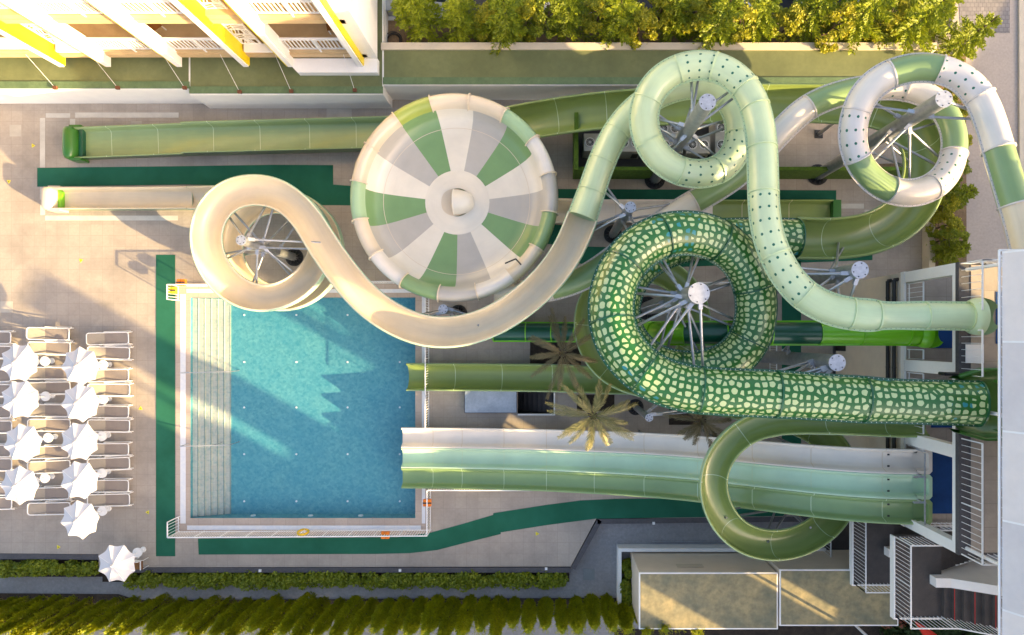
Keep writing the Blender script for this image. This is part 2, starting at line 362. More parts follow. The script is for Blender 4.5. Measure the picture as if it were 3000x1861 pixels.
# basin
bs = MB(); D = -.75
e_ = .004; PX0 += e_; PX1 -= e_; PY0 += e_; PY1 -= e_
bs.add([(PX0, PY0, D), (PX1, PY0, D), (PX1, PY1, D), (PX0, PY1, D), (PX0, PY0, 0), (PX1, PY0, 0), (PX1, PY1, 0), (PX0, PY1, 0)],
       [(0, 1, 2, 3), (0, 4, 5, 1), (1, 5, 6, 2), (2, 6, 7, 3), (3, 7, 4, 0)])
struct(bs.build('pool_basin', M_pool)); PX0 -= e_; PX1 += e_; PY0 -= e_; PY1 += e_
stp = MB()
for k in range(6):
    stp.box(PX0 + .01 + k * .268, PX0 + .01 + (k + 1) * .268, PY0 + .02, PY1 - .02, D + .01, -.09 - .1 * (k + 1))
struct(stp.build('pool_steps', M_step))
ln = MB()
for k in range(6):
    x = PX0 + .01 + (k + 1) * .268; ln.box(x - .035, x - .002, PY0 + .02, PY1 - .02, -.09 - .1 * (k + 1), -.09 - .1 * (k + 1) + .005)
struct(ln.build('pool_step_edges', mat('step_edge', (.16, .26, .26), rough=.5)))
wt = MB(); wt.add([(PX0 + .005, PY0 + .005, -.06), (PX1 - .005, PY0 + .005, -.06), (PX1 - .005, PY1 - .005, -.06), (PX0 + .005, PY1 - .005, -.06)], [(0, 1, 2, 3)]); struct(wt.build('pool_water', M_water))
k = 0
for x in (715, 868, 1018, 1171):
    for y in (923, 1061, 1194, 1331, 1469):
        p = P(x, y, -.73)
        l = MB().cyl((p.x, p.y, -.749), (p.x, p.y, -.72), .05, .045, 16).build('pool_jet', M_wpaint)
        tag(l, 'white inlet in the pool floor, %s from the steps in the %s row down' % ({715: 'first', 868: 'second', 1018: 'third', 1171: 'fourth'}[x], {923: 'first', 1061: 'second', 1194: 'third', 1331: 'fourth', 1469: 'fifth'}[y]), 'pool inlet', 'round white inlets set out in a grid on the pool floor')
for x, y in ((747, 1515), (914, 1514), (1060, 1513)):
    p = P(x, y, -.6); l = MB().cyl((p.x, PY0 + .001, -.4), (p.x, PY0 + .05, -.4), .13, .11, 20).build('pool_lamp', M_wpaint)
    tag(l, 'round white underwater lamp in the lower pool wall, ' + {747: 'nearest the steps', 914: 'middle one', 1060: 'farthest from the steps'}[x], 'pool lamp', 'underwater wall lamps')
# carpets
def strip(pix, name='carpet_path'): return struct(poly(name, pix, .004, .016, M_carpet))
strip(R(457, 747, 513, 1630)[::-1])
low = [(580, 1578), (1170, 1574), (1265, 1560), (1350, 1537), (1445, 1509), (1445, 1504), (1600, 1480), (1700, 1467), (1800, 1462), (2300, 1458), (2300, 1512), (1745, 1520), (1600, 1539), (1467, 1560), (1467, 1565), (1350, 1594), (1280, 1612), (1200, 1621), (1100, 1623), (582, 1625)]
strip(low)
strip([(109, 492), (540, 487), (800, 483), (976, 484), (976, 541), (1060, 547), (1450, 553), (2450, 558), (2450, 614), (1900, 606), (900, 601), (860, 548), (540, 541), (109, 547)])
strip([(1560, 655), (1650, 660), (1655, 716), (1560, 715)]); strip([(1690, 722), (2556, 745), (2556, 762), (1780, 790), (1690, 770)]); strip(R(2291, 764, 2347, 1300))
# painted white floor bands and paler slabs
wb = MB()
for r in ((134, 332, 205, 345), (220, 330, 523, 345), (205, 349, 220, 372), (117, 346, 132, 491), (117, 548, 132, 585), (118, 600, 132, 630), (132, 632, 521, 646), (2465, 597, 2531, 611), (2533, 615, 2547, 640)):
    pxbox(wb, *r, .001, .006)
struct(wb.build('floor_marking', mat('floor_band', (.6, .57, .52), fa=.2)))
wb = MB()
for r in ((28, 366, 62, 400), (383, 355, 415, 370), (0, 883, 37, 916), (957, 310, 1030, 345), (2290, 1300, 2350, 1420)): pxbox(wb, *r, .001, .005)
struct(wb.build('paving_slab', mat('pale_slab', (.47, .43, .38), fa=.2)))
# right hand road, top car park
struct(poly('road', [(2722, -600), (4200, -600), (4200, 1200), (2722, 1200)], -.41, -.02, M_road))
struct(poly('driveway_cobbles', [(2790, -300), (2960, -300), (2958, 97), (2815, 97)], -.02, -.008, M_cobble))
struct(poly('road_kerb', [(2985, -500), (3010, -500), (3014, 800), (2988, 700)], -.02, .08, M_cream))
struct(poly('parking_lot', [(1113, -900), (2790, -900), (2790, 90), (1113, 90)], -.02, .03, M_asph))
struct(poly('planting_bed', [(1120, 60), (2740, 60), (2740, 150), (1120, 150)], 0, .9, M_bed, zp=.9))
yl = MB(); pxbox(yl, 2060, -200, 2074, 60, .031, .036); pxbox(yl, 2330, -200, 2340, 40, .031, .036); struct(yl.build('parking_line', mat('parking_line', (.6, .45, .05), fa=.4)))
struct(poly('planting_bed_right', [(2738, 160), (2830, 160), (2832, 780), (2742, 780)], -.02, .12, M_bed))
w1 = MB(); pxbox(w1, 2722, 560, 2740, 790, -.4, .6); pxbox(w1, 2722, 250, 2736, 560, -.4, .6)
tag(w1.build('boundary_wall', M_cream), 'low cream boundary wall beside the hedge at the right of the deck', 'wall')
struct(poly('soil_bed', R(1553, 998, 1702, 1076)[::-1], .0, .02, M_soil)); struct(poly('soil_bed', R(1690, 1157, 1800, 1205)[::-1], .0, .02, M_soil)); struct(poly('soil_bed', R(1960, 1192, 2070, 1245)[::-1], .0, .02, M_soil))
struct(poly('soil_strip', [(0, 1640), (300, 1642), (300, 1690), (0, 1690)], -.42, -.37, M_soil)); struct(poly('soil_strip', [(300, 1674), (1668, 1674), (1668, 1705), (300, 1705)], -.42, -.37, M_soil))
struct(poly('soil_strip', [(-200, 1738), (345, 1742), (400, 1760), (2020, 1752), (2020, 1790), (-200, 1790)], -.42, -.36, M_soil))
struct(poly('lower_road', [(-300, 1810), (2020, 1800), (2020, 2300), (-300, 2300)], -.42, -.34, M_ground))
struct(poly('dirt_ground', [(1800, 1845), (2640, 1830), (3300, 1830), (3300, 2300), (1800, 2300)], -.42, -.3, M_soil))
tag(poly('access_cover', R(1709, 1667, 1742, 1700)[::-1], -.42, -.39, mat('cover', (.24, .26, .27), fa=.3)), 'square pale access cover in the grey path', 'access cover')
ch = MB(); a, c = P(1915, 1594), P(2160, 1594)
for dy in (0, -.09, -.18): ch.bar((a.x, a.y + dy, -.36), (c.x, c.y + dy, -.36), .035)
tag(ch.build('drain_grate', M_steel), 'long narrow steel drain grate in the grey path beside the white building', 'drain')

# ------------------------------------------------ terraces with green roofs
def terrace(x0, x1, yf, yb, lab, edge=.35):
    r = thing('terrace', lab, 'terrace', (x0, yf, 0)); MB().box(x0, x1, yf, yb, 0, 1.88).build('wall', M_white, r)
    MB().box(x0 + .04, x1 - .04, yf + edge, yb, 1.88, 1.90).build('membrane', M_terr, r)
    MB().box(x0, x1, yf + .04, yf + edge, 1.88, 1.94).build('edge_strip', M_terr2, r); return r
yf1 = P(0, 262, 1.9).y; xs1 = P(555, 262, 1.9).x; xs2 = P(1122, 262, 1.9).x
terrace(-34, xs1, yf1, 19, 'white walled terrace with green roof covering under the hotel balconies')
terrace(xs1 + .002, xs2, yf1 - .23, 19, 'stepped out part of the white terrace with green top left of the round bowl')
terrace(xs2 + .002, P(2722, 248, 1.9).x, P(0, 250, 1.9).y, 13.1, 'long green topped terrace between the tree row and the slides')
tp = MB(); a, c = P(1116, 143, 1.98), P(2745, 162, 1.98); tp.box(a.x, c.x, 13.1, 13.42, 0, 1.98)
tag(tp.build('retaining_wall', M_cream), 'low cream retaining wall along the foot of the tree row', 'wall')

# ------------------------------------------------ hotel
ho = thing('hotel', 'white and yellow hotel facade with tiers of balconies behind slanting fins', 'hotel', (-20, 14.4, 1.9))
mb = MB(); mb.box(-32, -7.7, 14.6, 20, 1.9, 15); mb.build('wall', M_balc, ho)
fins = [(-21.8, 'y'), (-19.7, 'w'), (-16.5, 'w'), (-13.5, 'y'), (-11.5, 'w'), (-8.35, 'y')]
for z in (2.32, 5.62, 8.92, 12.22):
    mb = MB(); mb.box(-32, -8.0, 12.6, 14.6, z, z + .34); mb.box(-32, -8.0, 12.64, 14.6, z + .345, z + .64); mb.build('balcony_slab', M_balc, ho)
    for x0, x1 in ((-31, -21.93), (-19.55, -16.65), (-16.35, -13.65), (-11.35, -8.5)):
        mb = MB(); zz = z + .64
        mb.bar((x0, 12.68, zz + 1.1), (x1, 12.68, zz + 1.1), .08, .05); mb.bar((x0, 12.68, zz + .12), (x1, 12.68, zz + .12), .05, .06); mb.bar((x0, 12.68, zz + .98), (x1, 12.68, zz + .98), .04, .04)
        n = int((x1 - x0) / .16)
        for i in range(n + 1):
            x = x0 + (x1 - x0) * i / n; mb.bar((x, 12.68, zz + .12), (x, 12.68, zz + 1.1), .05, .035)
        for f in (0, .5, 1):
            x = x0 + (x1 - x0) * f; mb.bar((x, 12.66, zz - .12), (x, 12.66, zz + 1.1), .09, .07)
        mb.build('balcony_railing', M_wpaint, ho)
        gl_ = MB().box(x0 + .5, x1 - .5, 14.52, 14.6, zz + .05, zz + 2.2).build('balcony_door', M_glass, ho)
        MB().box((x0 + x1) / 2 - .04, (x0 + x1) / 2 + .04, 14.48, 14.53, zz + .05, zz + 2.2).build('frame', M_wpaint, gl_)
for x, k_ in fins:
    dpt = 13.15 if k_ == 'y' else 12.78
    f = MB().box(x - .125, x + .1, 12.2, dpt, 2.25, 15.2).build('fin', M_white, ho)
    if k_ == 'y': MB().box(x + .103, x + .15, 12.26, dpt, 2.25, 15.2).build('fin_panel', M_yellow, f)
    else:
        MB().box(x - .19, x - .128, 12.22, 12.5, 2.25, 15.2).build('fin_panel', M_yellow, f)
        MB().box(x + .103, x + .16, 12.3, 12.79, 2.9, 15.2).build('fin_panel', M_white, f)
for x0, x1 in ((-21.55, -20.8), (-13.3, -12.5)):
    sc_ = MB(); sc_.bar((x0, 12.9, 3.1), (x0, 12.9, 15), .06); sc_.bar((x1, 12.9, 3.1), (x1, 12.9, 15), .06)
    z = 3.1; i = 0; wd = x1 - x0; rnd = random.Random(3)
    while z < 14.7:
        sc_.bar((x0, 12.9, z), (x1, 12.9, z), .035, .05)
        xm = x0 + wd * (.35 + .3 * ((i * 7) % 3) / 2)
        sc_.bar((xm, 12.9, z), (xm, 12.9, z + .45), .035)
        for q in range(3):
            t0 = q / 3 * .45
            if i % 2: sc_.bar((x0, 12.9, z + t0), (xm, 12.9, z + t0 + .15), .03); sc_.bar((xm, 12.9, z + .45 - t0), (x1, 12.9, z + .3 - t0), .03)
            else: sc_.bar((x0 + wd * q / 6, 12.9, z), (x0 + wd * (q + 1) / 6, 12.9, z + .45), .03); sc_.bar((xm + wd * q / 8, 12.9, z + .45), (xm + wd * (q + 1) / 8, 12.9, z), .03)
        z += .45; i += 1
    sc_.build('lattice_screen', M_white, ho)
    MB().box(x0 + .05, x1 + .5, 12.55, 12.9, 2.965, 3.08).build('screen_base', M_white, ho)
mb = MB().prism([(-11.8, 12.59), (-11.2, 11.95), (-7.6, 11.95), (-7.6, 12.59)], 1.9, 2.25); mb.build('plinth', M_white, ho)
mb = MB().box(-8.2, -7.6, 12.6, 20, 2.251, 15.2); mb.build('end_wall', M_white, ho)
mb = MB().box(-32, -7.4, 12.4, 20.2, 15.21, 15.5); mb.build('roof', M_white, ho)
# cables
for i, (a, c) in enumerate((((162, 258), (80, 178)), ((345, 258), (270, 173)), ((541, 258), (480, 175)), ((702, 270), (648, 175)), ((853, 268), (808, 172)), ((1039, 265), (1008, 180)))):
    p = P(a[0], a[1], 1.98); q = P(c[0], c[1], 2.6)
    r = thing('stay_cable', '%s thin white stay cable from the left between terrace edge and hotel' % ORD[i], 'cable', p, 'stay cables over the green terrace')
    MB().cyl(p, (q.x, 12.58, 2.7), .009, n=6).build('wire', M_wpaint, r); MB().box(p.x - .07, p.x + .09, p.y - .07, p.y + .07, 1.94, 2.06).build('anchor', mat('rust', (.16, .06, .03), rough=.8), r)
# balcony chairs
def chair_at(px, lab, x, y, z, rz):
    r = thing('balcony_chair', lab, 'chair', (0, 0, 0), 'chairs on the hotel balconies')
    MB().box(-.24, .24, -.24, .24, .40, .45).build('seat', M_brown, r); MB().box(-.24, .24, .2, .26, .46, .9).build('backrest', M_brown, r)
    for sx in (-1, 1):
        for sy in (-1, 1): MB().bar((sx * .21, sy * .21, 0), (sx * .21, sy * .21, .4), .04).build('leg', M_wpaint, r)
    r.location = (x, y, z); r.rotation_euler.z = rz
chair_at(0, 'brown wicker chair on the first balcony left of the third fin', -17.0, 13.6, 2.97, .6)
chair_at(0, 'brown wicker chair on the first balcony beside the tall yellow fin', -14.3, 13.5, 2.97, -.4)
chair_at(0, 'brown wicker chair on the rightmost first floor balcony', -9.3, 13.6, 2.97, .2)
chair_at(0, 'brown wicker chair on the second floor balcony at the right', -9.6, 13.4, 6.27, .2)

# ------------------------------------------------ slides
def curve(ctrl, step=.14, smooth=1.0):
    C = []
    for c in ctrl:
        if c[0] == 'w': C.append((c[1], c[2], c[3], c[4]))
        else:
            p = P(c[0], c[1], c[2]); C.append((p.x, p.y, p.z, c[3]))
    C = np.array(C, dtype=float); n = len(C)
    seg = np.linalg.norm(np.diff(C[:, :3], axis=0), axis=1); out = []; tt = []
    E = np.vstack([2 * C[0] - C[1], C, 2 * C[-1] - C[-2]])
    for i in range(n - 1):
        p0, p1, p2, p3 = E[i], E[i + 1], E[i + 2], E[i + 3]
        t0 = 0; f = lambda a, b: max(np.linalg.norm((b - a)[:3]), 1e-4) ** .5
        t1 = t0 + f(p0, p1); t2 = t1 + f(p1, p2); t3 = t2 + f(p2, p3)
        k = max(2, int(seg[i] / step))
        for j in range(k):
            t = t1 + (t2 - t1) * j / k
            A1 = (t1 - t) / (t1 - t0) * p0 + (t - t0) / (t1 - t0) * p1; A2 = (t2 - t) / (t2 - t1) * p1 + (t - t1) / (t2 - t1) * p2
            A3 = (t3 - t) / (t3 - t2) * p2 + (t - t2) / (t3 - t2) * p3
            B1 = (t2 - t) / (t2 - t0) * A1 + (t - t0) / (t2 - t0) * A2; B2 = (t3 - t) / (t3 - t1) * A2 + (t - t1) / (t3 - t1) * A3
            out.append((t2 - t) / (t2 - t1) * B1 + (t - t1) / (t2 - t1) * B2); tt.append(i + j / k)
    out.append(C[-1]); tt.append(n - 1.0); X = np.array(out); tt = np.array(tt)
    for _ in range(int(smooth * 28)):
        X[1:-1, :3] = .25 * X[:-2, :3] + .5 * X[1:-1, :3] + .25 * X[2:, :3]
    # resample evenly
    d = np.r_[0, np.cumsum(np.linalg.norm(np.diff(X[:, :3], axis=0), axis=1))]
    m = int(d[-1] / step) + 1; s = np.linspace(0, d[-1], m)
    Y = np.array([np.interp(s, d, X[:, k]) for k in range(4)]).T; T = np.interp(s, d, tt)
    tan = np.gradient(Y[:, :3], axis=0); tan /= np.linalg.norm(tan, axis=1)[:, None]
    side = np.cross(tan, [0, 0, 1.0]); side /= np.linalg.norm(side, axis=1)[:, None]; up = np.cross(side, tan)
    hd = np.unwrap(np.arctan2(tan[:, 1], tan[:, 0])); kap = np.gradient(hd, s)
    for _ in range(40): kap[1:-1] = .25 * kap[:-2] + .5 * kap[1:-1] + .25 * kap[2:]
    return dict(X=Y[:, :3], r=Y[:, 3], t=T, s=s, T=tan, S=side, U=up, k=kap)
def prof_flume(r, wall=.12, th=.035, lip=.07, arc=180, n=18):
    a0 = math.pi; pts = [(-r - lip, wall + .0), (-r, wall)]
    for i in range(n + 1):
        a = math.pi + math.pi * i / n; pts.append((r * math.cos(a), r * math.sin(a) * .92))
    pts += [(r, wall), (r + lip, wall)]
    ro = r + th; out = [(ro + lip, wall - .05), (ro + .001, wall - .05)]
    for i in range(n + 1):
        a = 2 * math.pi - math.pi * i / n; out.append((ro * math.cos(a), ro * math.sin(a) * .92 - .0))
    out += [(-ro - .001, wall - .05), (-ro - lip, wall - .05)]
    return pts, out
def prof_lane(r, wall=.42, th=.04, lip=.06):
    b = -.3
    pts = [(-r - lip, b + wall), (-r, b + wall), (-r + .03, b + .12), (-r + .08, b + .03), (-r + .16, b), (r - .16, b), (r - .08, b + .03), (r - .03, b + .12), (r, b + wall), (r + lip, b + wall)]
    out = [(r + lip, b + wall - .05), (r + th, b + wall - .05), (r + th, b - .04), (-r - th, b - .04), (-r - th, b + wall - .05), (-r - lip, b + wall - .05)]
    return pts, out
def framed(c, i, bank):
    a = bank * c['k'][i]; a = max(-.5, min(.5, a)); S_, U_ = c['S'][i], c['U'][i]
    # positive curvature turns left; the right side is the outside and rises
    return S_ * math.cos(a) + U_ * math.sin(a), U_ * math.cos(a) - S_ * math.sin(a)
def sweep_open(mb, c, i0, i1, prof, bank, mo=0, rad=None, **kw):
    G = []; V = None
    for i in range(i0, i1 + 1):
        pin, pout = prof((rad or c['r'][i]), **kw); pts = pin + pout; s_, u_ = framed(c, i, bank)
        G.append([c['X'][i] + s_ * a + u_ * b for a, b in pts])
        if V is None: V = np.r_[0, np.cumsum([math.hypot(pts[k + 1][0] - pts[k][0], pts[k + 1][1] - pts[k][1]) for k in range(len(pts) - 1)]), 0]; ni = len(pin)
    mi = [0 if j < ni - 1 else mo for j in range(len(G[0]))]
    mb.grid(G, cv=True, uv=(list(c['s'][i0:i1 + 1]), list(V)), mi=mi)
    for row, fl in ((G[0], 0), (G[-1], 1)):      # end caps between inner and outer skin
        m = len(row); n2 = m
        q = []
        for j in range(ni - 1): q.append((j, j + 1, max(ni, m - 2 - j), min(m - 1, m - 1 - j)) if False else None)
    return mb
def sweep_tube(mb, c, i0, i1, n=30, dr=0):
    G = []
    for i in range(i0, i1 + 1):
        r = c['r'][i] + dr
        G.append([c['X'][i] + c['S'][i] * (r * math.cos(a)) + c['U'][i] * (r * math.sin(a)) for a in [2 * math.pi * k / n - math.pi / 2 for k in range(n)]])
    rr = c['r'][i0]; V = [2 * math.pi * rr * k / n for k in range(n + 1)]
    return mb.grid(G, cv=True, uv=(list(c['s'][i0:i1 + 1]), V))
def ring(mb, c, i, dr=.05, wd=.05, n=30):
    X, T_, S_, U_ = c['X'][i], c['T'][i], c['S'][i], c['U'][i]; r = c['r'][i]; G = []
    for a in [2 * math.pi * k / n for k in range(n)]:
        e = S_ * math.cos(a) + U_ * math.sin(a)
        G.append([X + e * (r - .01) - T_ * wd / 2, X + e * (r + dr) - T_ * wd / 2, X + e * (r + dr) + T_ * wd / 2, X + e * (r - .01) + T_ * wd / 2])
    return mb.grid(G, cu=True, cv=True, smooth=False)
def seamf(mb, c, i0, i1, sgn, w_=.07):
    G = []
    for i in range(i0, i1 + 1):
        r = c['r'][i] - .01; S_, U_ = c['S'][i] * sgn, c['U'][i]; X = c['X'][i]
        G.append([X + S_ * r + U_ * .015, X + S_ * (r + w_ + .01) + U_ * .015, X + S_ * (r + w_ + .01) - U_ * .015, X + S_ * r - U_ * .015])
    return mb.grid(G, cv=True, uv=(list(c['s'][i0:i1 + 1]), [0, .08, .5, .9, 1]), smooth=False)
def idx(c, t): return int(np.argmin(np.abs(c['t'] - t)))
def slide(label, cat, ctrl, secs, flange=None, seam=None, bank=.9, joints=2.3, group=None, outer=None, smooth=1.0, ringm=None, seamflange=True):
    c = curve(ctrl, smooth=smooth); root = thing('water_slide', label, cat, (c['X'][-1][0], c['X'][-1][1], 0), group)
    for sc_ in secs:
        t0, t1, typ, m_ = sc_[:4]; i0, i1 = idx(c, t0), idx(c, t1); mb = MB()
        if i1 <= i0: continue
        if typ == 'tube':
            sweep_tube(mb, c, i0, i1); o = mb.build('tube_section', m_, root)
            rg = MB(); ring(rg, c, i0); 
            if len(sc_) > 4 and sc_[4] == 'end': ring(rg, c, i1)
            rg.build('ring_flange', ringm or flange or m_, o)
            if seamflange:
                [seamf(MB(), c, i0, i1, sg_).build('bolted_seam', flange or m_, o) for sg_ in (1, -1)]
        else:
            kw = sc_[4] if len(sc_) > 4 else {}
            pf = prof_flume if typ == 'flume' else prof_lane
            sweep_open(mb, c, i0, i1, pf, bank if typ == 'flume' else 0, mo=1, **kw); o = mb.build('flume_section' if typ == 'flume' else 'runout_lane', [m_, outer or m_], root)
            sj = c['s'][i0] + joints * .6; any_ = False
            while sj < c['s'][i1] - .3:
                j = int(np.argmin(np.abs(c['s'] - sj))); G = []
                for e_ in (-.013, .013):
                    pin, _ = pf(c['r'][j], **kw); s_, u_ = framed(c, j, bank if typ == 'flume' else 0); row = []
                    for a, b_ in pin:
                        L = math.hypot(a, b_) + 1e-6; row.append(c['X'][j] + s_ * (a * (1 - .005 / L)) + u_ * (b_ + .005) + c['T'][j] * e_)
                    G.append(row)
                (MB().grid(G, smooth=False).build('joint_line', seam, o) if seam else None); sj += joints
    return root, c

# A raft slide: mosaic tube, green flume, run-out
A_ctrl = [(2925, 1186, 10.9, .80), (2861, 1182, 10.75, .70), (2740, 1179, 10.65, .68), (2615, 1176, 10.55, .68), (2527, 1171, 10.5, .72), (2410, 1164, 10.4, .72), (2279, 1155, 10.3, .74),
          (2123, 1148, 10.2, .74), (2010, 1140, 10.15, .74), (1902, 1103, 10.05, .74), (1826, 1030, 9.9, .74), (1793, 965, 9.75, .74), (1788, 874, 9.55, .74), (1818, 786, 9.3, .74), (1872, 722, 9.1, .74),
          (1943, 688, 8.9, .74), (2030, 680, 8.65, .74), (2111, 703, 8.4, .74), (2175, 760, 8.2, .72), (2212, 840, 8.0, .72), (2218, 920, 7.85, .72), (2198, 1000, 7.7, .72), (2139, 1063, 7.55, .72),
          (2050, 1090, 7.4, .72), (1940, 1082, 7.3, .72), (1850, 1020, 7.2, .72), (1812, 940, 7.1, .72), (1822, 850, 7.0, .72), (1880, 765, 6.9, .72), (1970, 718, 6.8, .72), (2080, 700, 6.7, .72), (2200, 697, 6.6, .72), (2329, 698, 6.5, .72),
          (2443, 701, 6.3, .72), (2560, 683, 6.1, .74), (2640, 640, 5.9, .76), (2695, 570, 5.7, .76), (2711, 483, 5.4, .75), (2692, 400, 5.0, .74), (2640, 343, 4.6, .74), (2560, 313, 4.2, .74), (2450, 306, 3.95, .74), (2280, 303, 3.6, .74), (2100, 306, 3.3, .74), (1923, 314, 2.95, .74), (1792, 322, 2.6, .74), (1656, 338, 2.25, .74), (1540, 357, 1.9, .74),
          (1400, 380, 1.4, .72), (1250, 390, 1.05, .70), (1100, 393, .8, .68), (1000, 396, .7, .68), (840, 400, .62, .68), (700, 404, .6, .68), (537, 408, .58, .68), (221, 420, .55, .68)]
slideA, cA = slide('dark green raft tube slide with pale pebble pattern, ending in a green flume', 'water slide', A_ctrl,
    [(.9, 4, 'tube', M_mos), (4, 6, 'tube', M_mos), (6, 7.6, 'tube', M_mos), (7.6, 9.2, 'tube', M_mos), (9.2, 11.2, 'tube', M_mos), (11.2, 13.1, 'tube', M_mos), (13.1, 15, 'tube', M_mos), (15, 17, 'tube', M_mos), (17, 19, 'tube', M_mos),
     (19, 21, 'tube', M_mos), (21, 23.5, 'tube', M_mos), (23.5, 26, 'tube', M_mos), (26, 29, 'tube', M_mos), (29, 31, 'tube', M_mos), (31, 32, 'tube', M_mos, 'end'),
     (32, 48, 'flume', M_grn, dict(wall=.1, lip=.08)), (48, 54, 'lane', M_lane, dict(wall=.62)), (54, 55, 'lane', M_lane, dict(wall=.42))], flange=M_mosb, seam=M_seam, outer=M_grn2, bank=.45)
# end box of run-out
def endbox(root, px, py, z, m_, m2, wid, up=.85):
    p = P(px, py, z); mb = MB(); G = []
    for i in range(15):
        a = math.pi * i / 14; row = []
        for j in range(17):
            q = -1 + 2 * j / 16; e_ = (1 - abs(q) ** 5) ** .35; hx = .34 * e_ * (1 if q else 1)
            row.append((p.x - .22 - math.cos(a) * hx, p.y + q * (wid + .08), .08 + up * (.55 + .45 * e_) * math.sin(a) ** .45))
        G.append(row)
    mb.grid(G); mb.build('end_cushion', m_, root)
    for sg in (-1, 1): MB().box(p.x - .2, p.x + .35, p.y + sg * (wid + .04) - .05, p.y + sg * (wid + .04) + .05, .08, .72).build('side_cheek', m_, root)
    MB().box(p.x + .12, p.x + .3, p.y - wid + .02, p.y + wid - .02, .1, .5).build('end_step', m2, root)
endbox(slideA, 221, 420, .55, M_dg, M_dkg, .74)
# start tub of A
p = P(2900, 1184, 10.4); mb = MB(); G = []
for i in range(14):
    x = 13.55 + i * .17; rr = .78 + .24 * min(1, i / 5)
    G.append([(x, p.y + rr * math.cos(a) * (1 + .06 * abs(math.cos(a))), 10.62 + rr * .62 * math.sin(a)) for a in [math.pi + math.pi * k / 20 for k in range(21)]])
mb.grid(G); mb.build('start_tub', M_dg, slideA)
for sg in (-1, 1):
    mb = MB(); G = []
    for i in range(14):
        x = 13.55 + i * .17; rr = .78 + .24 * min(1, i / 5); y_ = p.y + sg * rr * 1.06
        G.append([(x, y_, 10.62), (x, y_ + sg * .1, 10.66), (x, y_ + sg * .12, 10.3), (x, y_ + sg * .02, 10.0)])
    mb.grid(G, cv=True); mb.build('tub_side', M_dg, slideA)
mb = MB(); mb.grid([[(14.5 + .22 * f, p.y + (.78 + .1 * f) * math.cos(a), 10.8 + (.78 + .1 * f) * math.sin(a)) for a in [math.pi * k / 24 for k in range(25)]] for f in (0, .5, 1)]); mb.build('entry_hood', M_dg, slideA)
mb = MB(); mb.cyl((13.2, p.y + 1.0, 10.45), (13.6, p.y + 1.0, 10.45), .06, n=12); mb.cyl((13.2, p.y + 1.0, 10.45), (13.2, p.y + 1.0, 10.1), .06, n=12); mb.build('water_pipe', M_black, slideA)

# B bowl slide
B_ctrl = [(3010, 745, 10.6, .48), (2988, 650, 10.45, .48), (2955, 545, 10.3, .48), (2929, 455, 10.1, .48), (2903, 365, 9.9, .48), (2874, 287, 9.7, .48), (2816, 219, 9.5, .46), (2757, 199, 9.35, .46), (2681, 193, 9.15, .46), (2615, 211, 8.95, .46),
          (2546, 250, 8.75, .46), (2507, 318, 8.55, .46), (2492, 398, 8.35, .46), (2507, 466, 8.15, .46), (2548, 525, 7.95, .46), (2607, 562, 7.75, .46), (2673, 570, 7.55, .46), (2732, 552, 7.35, .46), (2781, 505, 7.15, .46), (2797, 455, 7.0, .46), (2798, 394, 6.8, .46),
          (2775, 330, 6.6, .46), (2725, 280, 6.4, .46), (2660, 257, 6.2, .46), (2560, 255, 6.0, .46), (2451, 277, 5.8, .46), (2371, 308, 5.65, .46), (2320, 352, 5.55, .46), (2250, 425, 5.4, .46), (2169, 508, 5.2, .46), (2095, 557, 5.1, .46), (2033, 593, 5.0, .46), (1960, 638, 4.95, .46), (1850, 715, 4.85, .46), (1759, 785, 4.6, .46),
          (1697, 822, 4.45, .46), (1620, 847, 4.3, .45), (1533, 858, 4.25, .44), (1450, 856, 4.3, .42)]
slideB, cB = slide('white and green tube slide looping at the upper right before feeding the bowl', 'water slide', B_ctrl,
    [(0, 1.5, 'tube', M_beigef), (1.5, 3.2, 'tube', M_grn2), (3.2, 5, 'tube', M_wht), (5, 7, 'tube', M_whtd), (7, 9, 'tube', M_grn2), (9, 11, 'tube', M_wht), (11, 13, 'tube', M_whtd), (13, 15, 'tube', M_grn2), (15, 17, 'tube', M_wht),
     (17, 19, 'tube', M_whtd), (19, 21.5, 'tube', M_grn2), (21.5, 23, 'tube', M_wht), (23, 24, 'tube', M_whtd), (24, 26, 'tube', M_grn2), (26, 28.5, 'tube', M_wht), (28.5, 31, 'tube', M_grn2), (31, 33, 'tube', M_wht), (33, 36, 'tube', M_grn2), (36, 38, 'tube', M_wht, 'end')],
    flange=M_whtb, bank=0)

